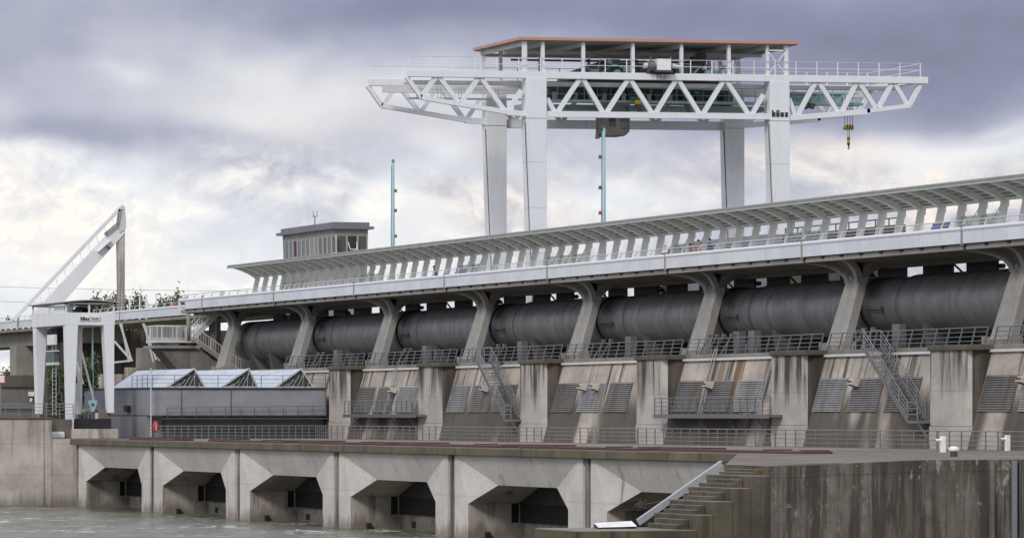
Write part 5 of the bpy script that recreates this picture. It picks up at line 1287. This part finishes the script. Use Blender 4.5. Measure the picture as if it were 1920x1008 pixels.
# ---- trees
def leaves(rng, cx, cy, cz, rx, rz, n_, s_, m):
    nodes = [(rng.gauss(0, .45), rng.gauss(0, .45), rng.uniform(-.85, .9)) for _ in range(40)]
    nodes = [(a*(1-.15*max(0, c)), b*(1-.15*max(0, c)), c) for a, b, c in nodes]
    for _ in range(n_):
        a, b, c = rng.choice(nodes)
        p = Vector((cx+(a+rng.gauss(0, .15))*rx, cy+(b+rng.gauss(0, .15))*rx, cz+(c+rng.gauss(0, .11))*rz))
        u = Vector((rng.gauss(0, 1), rng.gauss(0, 1), rng.gauss(0, 1))).normalized(); v = u.orthogonal().normalized()
        s2 = s_*rng.uniform(.6, 1.3)
        m.face([p-u*s2, p+v*s2*.6, p+u*s2, p-v*s2*.6])
def tree(name, x_, Y_, zt_, zb_, rx, lb, n_=1500, mt='leaf', s_=.28, cat='tree', gp=None):
    rng = random.Random(int(x_*7)+3); p = at(x_, 776, Y_); p.z = zb_
    r = thing(name, lb, cat, p, gp)
    hh = zt_-zb_; m = MB()
    m.tube([p, p+Vector((.1, 0, hh*.4)), p+Vector((-.1, .1, hh*.85))], max(.12, hh*.022), 8, .04)
    for i in range(9):
        a = rng.uniform(0, 6.28); z_ = hh*rng.uniform(.3, .75); L = rx*rng.uniform(.4, .8)
        m.tube([p+Vector((0, 0, z_)), p+Vector((math.cos(a)*L, math.sin(a)*L, z_+L*.7))], .06, 5, .02)
    m.build('trunk', M['bark'], r)
    m = MB(); leaves(rng, p.x, p.y, p.z+hh*.6, rx, hh*.42, n_, s_, m); m.build('crown', M[mt], r)
for x_, zt_, rx, lb in ((249, 23.6, 2.0, 'bushy green tree top rising behind the approach bridge right of the weathered post'), (285, 21.6, 1.6, 'low green tree top behind the white poles'), (300, 22.6, 1.6, 'green tree top behind the walkers on the approach bridge'), (318, 22.9, 2.0, 'green tree top left of the deck corner'), (336, 23.6, 1.6, 'green tree top at the corner of the parapet'),
                        (184, 23.0, 1.9, 'left of two dark tree tops under the curved gantry roof'), (198, 23.2, 2.0, 'right of two dark tree tops under the curved gantry roof'), (140, 21.3, 2.4, 'dark low tree behind the machinery on the small gantry')):
    tree('broadleaf_tree', x_, 640, zt_-.7, 4.6, rx*1.25, lb, 8000, 'leaf', .24, gp='trees beyond the approach bridge')
tree('broadleaf_tree', 34, 600, 13.2, 4.6, 3.4, 'leafy green tree under the approach bridge at the left', 4200, 'leafd', .24)
tree('broadleaf_tree', 64, 620, 12.6, 4.6, 3.0, 'smaller green tree under the approach bridge beside the small gantry leg', 3200, 'leafd', .24)
tree('conifer_shrub', 114, 388, 11.2, 6.6, 1.25, 'dark green shrub between the left legs of the small gantry', 3600, 'leafd', .13, 'shrub')
tree('conifer_shrub', 124, 388, 9.6, 6.6, 1.0, 'lower green shrub close behind the front leg of the small gantry', 2600, 'leafd', .13, 'shrub')
tree('conifer_shrub', 166, 388, 12.0, 6.6, .95, 'tall green shrub inside the small gantry beside the guide pipe', 3600, 'leafd', .13, 'shrub')
gb = MB().box(83.5, 88.2, 379, 395, 4.6, 6.7).build('bank_terrace', M['quaytop']); struct(gb, 'paved terrace under the small gantry', 'pavement')
# wires
for ya_, yb_, lb in ((533, 541, 'upper thin power line across the sky on the left'), (560, 570, 'lower thin power line across the sky on the left')):
    a, b = at(-300, ya_-7, 760), at(700, yb_+4, 760)
    pts = [a+(b-a)*i/12-Vector((0, 0, .6*math.sin(math.pi*i/12))) for i in range(13)]
    tag(MB().tube(pts, .028, 5).build('power_line', M['steeld']), lb, 'power line', 'power lines on the left')

# ================================================================== FOREGROUND QUAY
TQ = 174.0
qy = thing('quay_wall', 'dark streaked concrete quay wall in the right foreground', 'quay wall', (72, TQ, 0))
top = [(67.6, 5.08), (68.8, 5.10), (74.0, 5.30), (90, 5.34)]
m = MB()
for (a, za), (b, zb) in zip(top[:-1], top[1:]):
    m.face([(a, TQ, -2), (b, TQ, -2), (b, TQ, zb-.45), (a, TQ, za-.45)])
m.face([(67.6, TQ+5, -2), (67.6, TQ+5, 5.05), (83, 218, 5.05), (83, 218, -2)])
m.build('wall_face', M['quay'], qy)
m = MB()
for (a, za), (b, zb) in zip(top[:-1], top[1:]):
    m.hexa([(a, TQ-.012, za-.45), (b, TQ-.012, zb-.45), (b, TQ+.8, zb-.45), (a, TQ+.8, za-.45)], [(a, TQ-.012, za), (b, TQ-.012, zb), (b, TQ+.8, zb), (a, TQ+.8, za)])
m.build('coping', M['quay'], qy)
for xx in (77.85, 76.9): MB().box(xx-.1, xx+.12, TQ-.16, TQ-.05, -2, 5.28).build('edge_rail', M['rail'] if xx > 77 else M['coping'], qy)
MB().box(78.1, 90, TQ-.3, TQ-.06, -2, 5.31).build('end_panel', M['coping'], qy)
qt = MB().faces([(67.6, TQ+.8, 5.08), (74, TQ+.8, 5.28), (110, TQ+.8, 5.3), (110, 236, 5.204), (83.5, 236, 5.204), (83, 218, 5.204), (67.6, TQ+5, 5.09)], [(0, 1, 5, 6), (1, 2, 3, 4, 5)]).build('quay_pavement', M['quaytop'])
struct(qt, 'grey brown paved quay top', 'pavement')
# quay steps
def worn_lit_tops(o):
    for p in o.data.polygons: p.material_index = 1 if p.normal.z > .9 else 0  # up-facing tops paler: wear, plus light from above put into the colour
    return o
qs = thing('quay_steps', 'mossy concrete steps going down from the quay to the river', 'steps', (64, TQ, 0))
TR = [(67.6, 4.72), (66.8, 4.24), (66.05, 3.73), (65.25, 3.21), (64.6, 2.63)]      # riser position and the ledge in front of it
zprev = 5.06
MB().box(67.57, 68.3, TQ+.03, TQ+4.98, .8, 5.07).build('head_block', M['step'], qs)
for i, (xr, zl) in enumerate(TR):
    xl = TR[i+1][0] if i < 4 else 59.6
    worn_lit_tops(MB().box(xl, xr-.002*i, TQ+.004*i, TQ+5, .8 if i < 4 else -1, zl).build('giant_step' if i < 4 else 'landing', [M['step'], M['worn_lit']], qs, bevel=.035))
    dz = (zprev-zl)/3
    for j in (1, 2):
        worn_lit_tops(MB().box(xr-.78+.26*j, xr-.26*(2-j)-.01, TQ+.85+.05*i, TQ+4.3, zl-.02, zl+dz*j).build('small_step', [M['step'], M['worn_lit']], qs, bevel=.02))
    zprev = zl
bm_ = thing('steel_channel_rail', 'sloping pale steel channel rail beside the quay steps', 'handrail', (63, TQ+5.1, 2.7))
a, b = at(1352, 864, TQ+5.15), at(1195, 974, TQ+5.15)
MB().bar(a, b, .26, .05).bar(a-Vector((0, .1, .12)), b-Vector((0, .1, .12)), .05, .22).build('channel', M['chan'], bm_)
for f in (.25, .6): p = a+(b-a)*f; MB().bar(p-Vector((0, 0, .1)), p-Vector((0, 0, .4)), .08, .08).build('bracket', M['steel'], bm_)
wp = thing('white_end_plate', 'bright white metal plate lying at the foot of the steps', 'plate', (61, TQ+1, 2.6))
a, b, c, e = at(1114, 981, TQ+4.2), at(1185, 977, TQ+4.2), at(1194, 986, TQ+3.0), at(1122, 988, TQ+3.0)
MB().hexa([tuple(v) for v in (e, c, b, a)], [tuple(v+Vector((0, .05, .03))) for v in (e, c, b, a)]).build('plate', M['white2'], wp)
MB().hexa([tuple(v+Vector((0, .06, -.2))) for v in (e, c, b, a)], [tuple(v+Vector((0, .06, -.005))) for v in (e, c, b, a)]).build('frame', M['black'], wp)
# driftwood caught behind the rail
dw = thing('driftwood', 'brown tangle of driftwood caught beside the channel rail', 'driftwood', at(1215, 945, TQ+7)); rng = random.Random(5)
m = MB(); c0 = at(1205, 946, TQ+7); m.tube([c0, c0+Vector((.4, 0, .06)), at(1245, 938, TQ+7)], .06, 6, .03)
m.build('branch', M['bark'], dw); m = MB()
for i in range(40):
    p = c0+Vector((rng.gauss(-.05, .12), rng.gauss(0, .15), rng.gauss(0, .08))); v = Vector((rng.gauss(0, 1), rng.gauss(0, 1), rng.gauss(0, .8))).normalized()*.12; m.tube([p-v, p+v], .014, 4)
m.build('twigs', M['bark'], dw)
# bollards
mb = thing('mooring_bollard', 'mushroom shaped bollard with cream cap on the quay', 'bollard', (0, 0, 0)); p = Vector((83.2, 192.2, 5.2)); mb.location = p; ORG[mb.name] = p.copy()
MB().tube([p, p+Vector((0, 0, .32))], .17, 16, .15).build('stem', M['rusty'], mb)
rings = [[(p.x+math.cos(2*math.pi*k/20)*r_, p.y+math.sin(2*math.pi*k/20)*r_, p.z+z_) for k in range(20)] for r_, z_ in ((.14, .28), (.21, .30), (.235, .37), (.21, .45), (.12, .5), (.02, .51))]
MB().loft(rings).build('cap', M['cream'] if False else M['white2'], mb, smooth=True)
for x_, yb_, lb in ((1768, 848.5, 'white square bollard lamp left of the mushroom bollard'), (1889, 845, 'white square bollard lamp at the right edge')):
    Yc = 9000*1.9/(yb_-776); n_ = .95025*(x_+1990)/9000*Yc; y_ = (Yc-n_*.31149)/.95025; kk = 9000/Yc
    r = thing('bollard_lamp', lb, 'bollard lamp', (n_, y_, 5.2), 'white bollard lamps on the quay')
    MB().box(n_-.11, n_+.11, y_-.13, y_+.13, 5.2, 6.03).build('post', M['white2'], r, bevel=.015)
    MB().tube([(n_-.4, y_, 5.83), (n_-.11, y_, 5.83)], .06, 8).build('arm', M['white2'], r)
    MB().tube([(n_-.42, y_, 5.83), (n_-.4, y_, 5.83)], .045, 8).build('lens', M['steeld'], r)
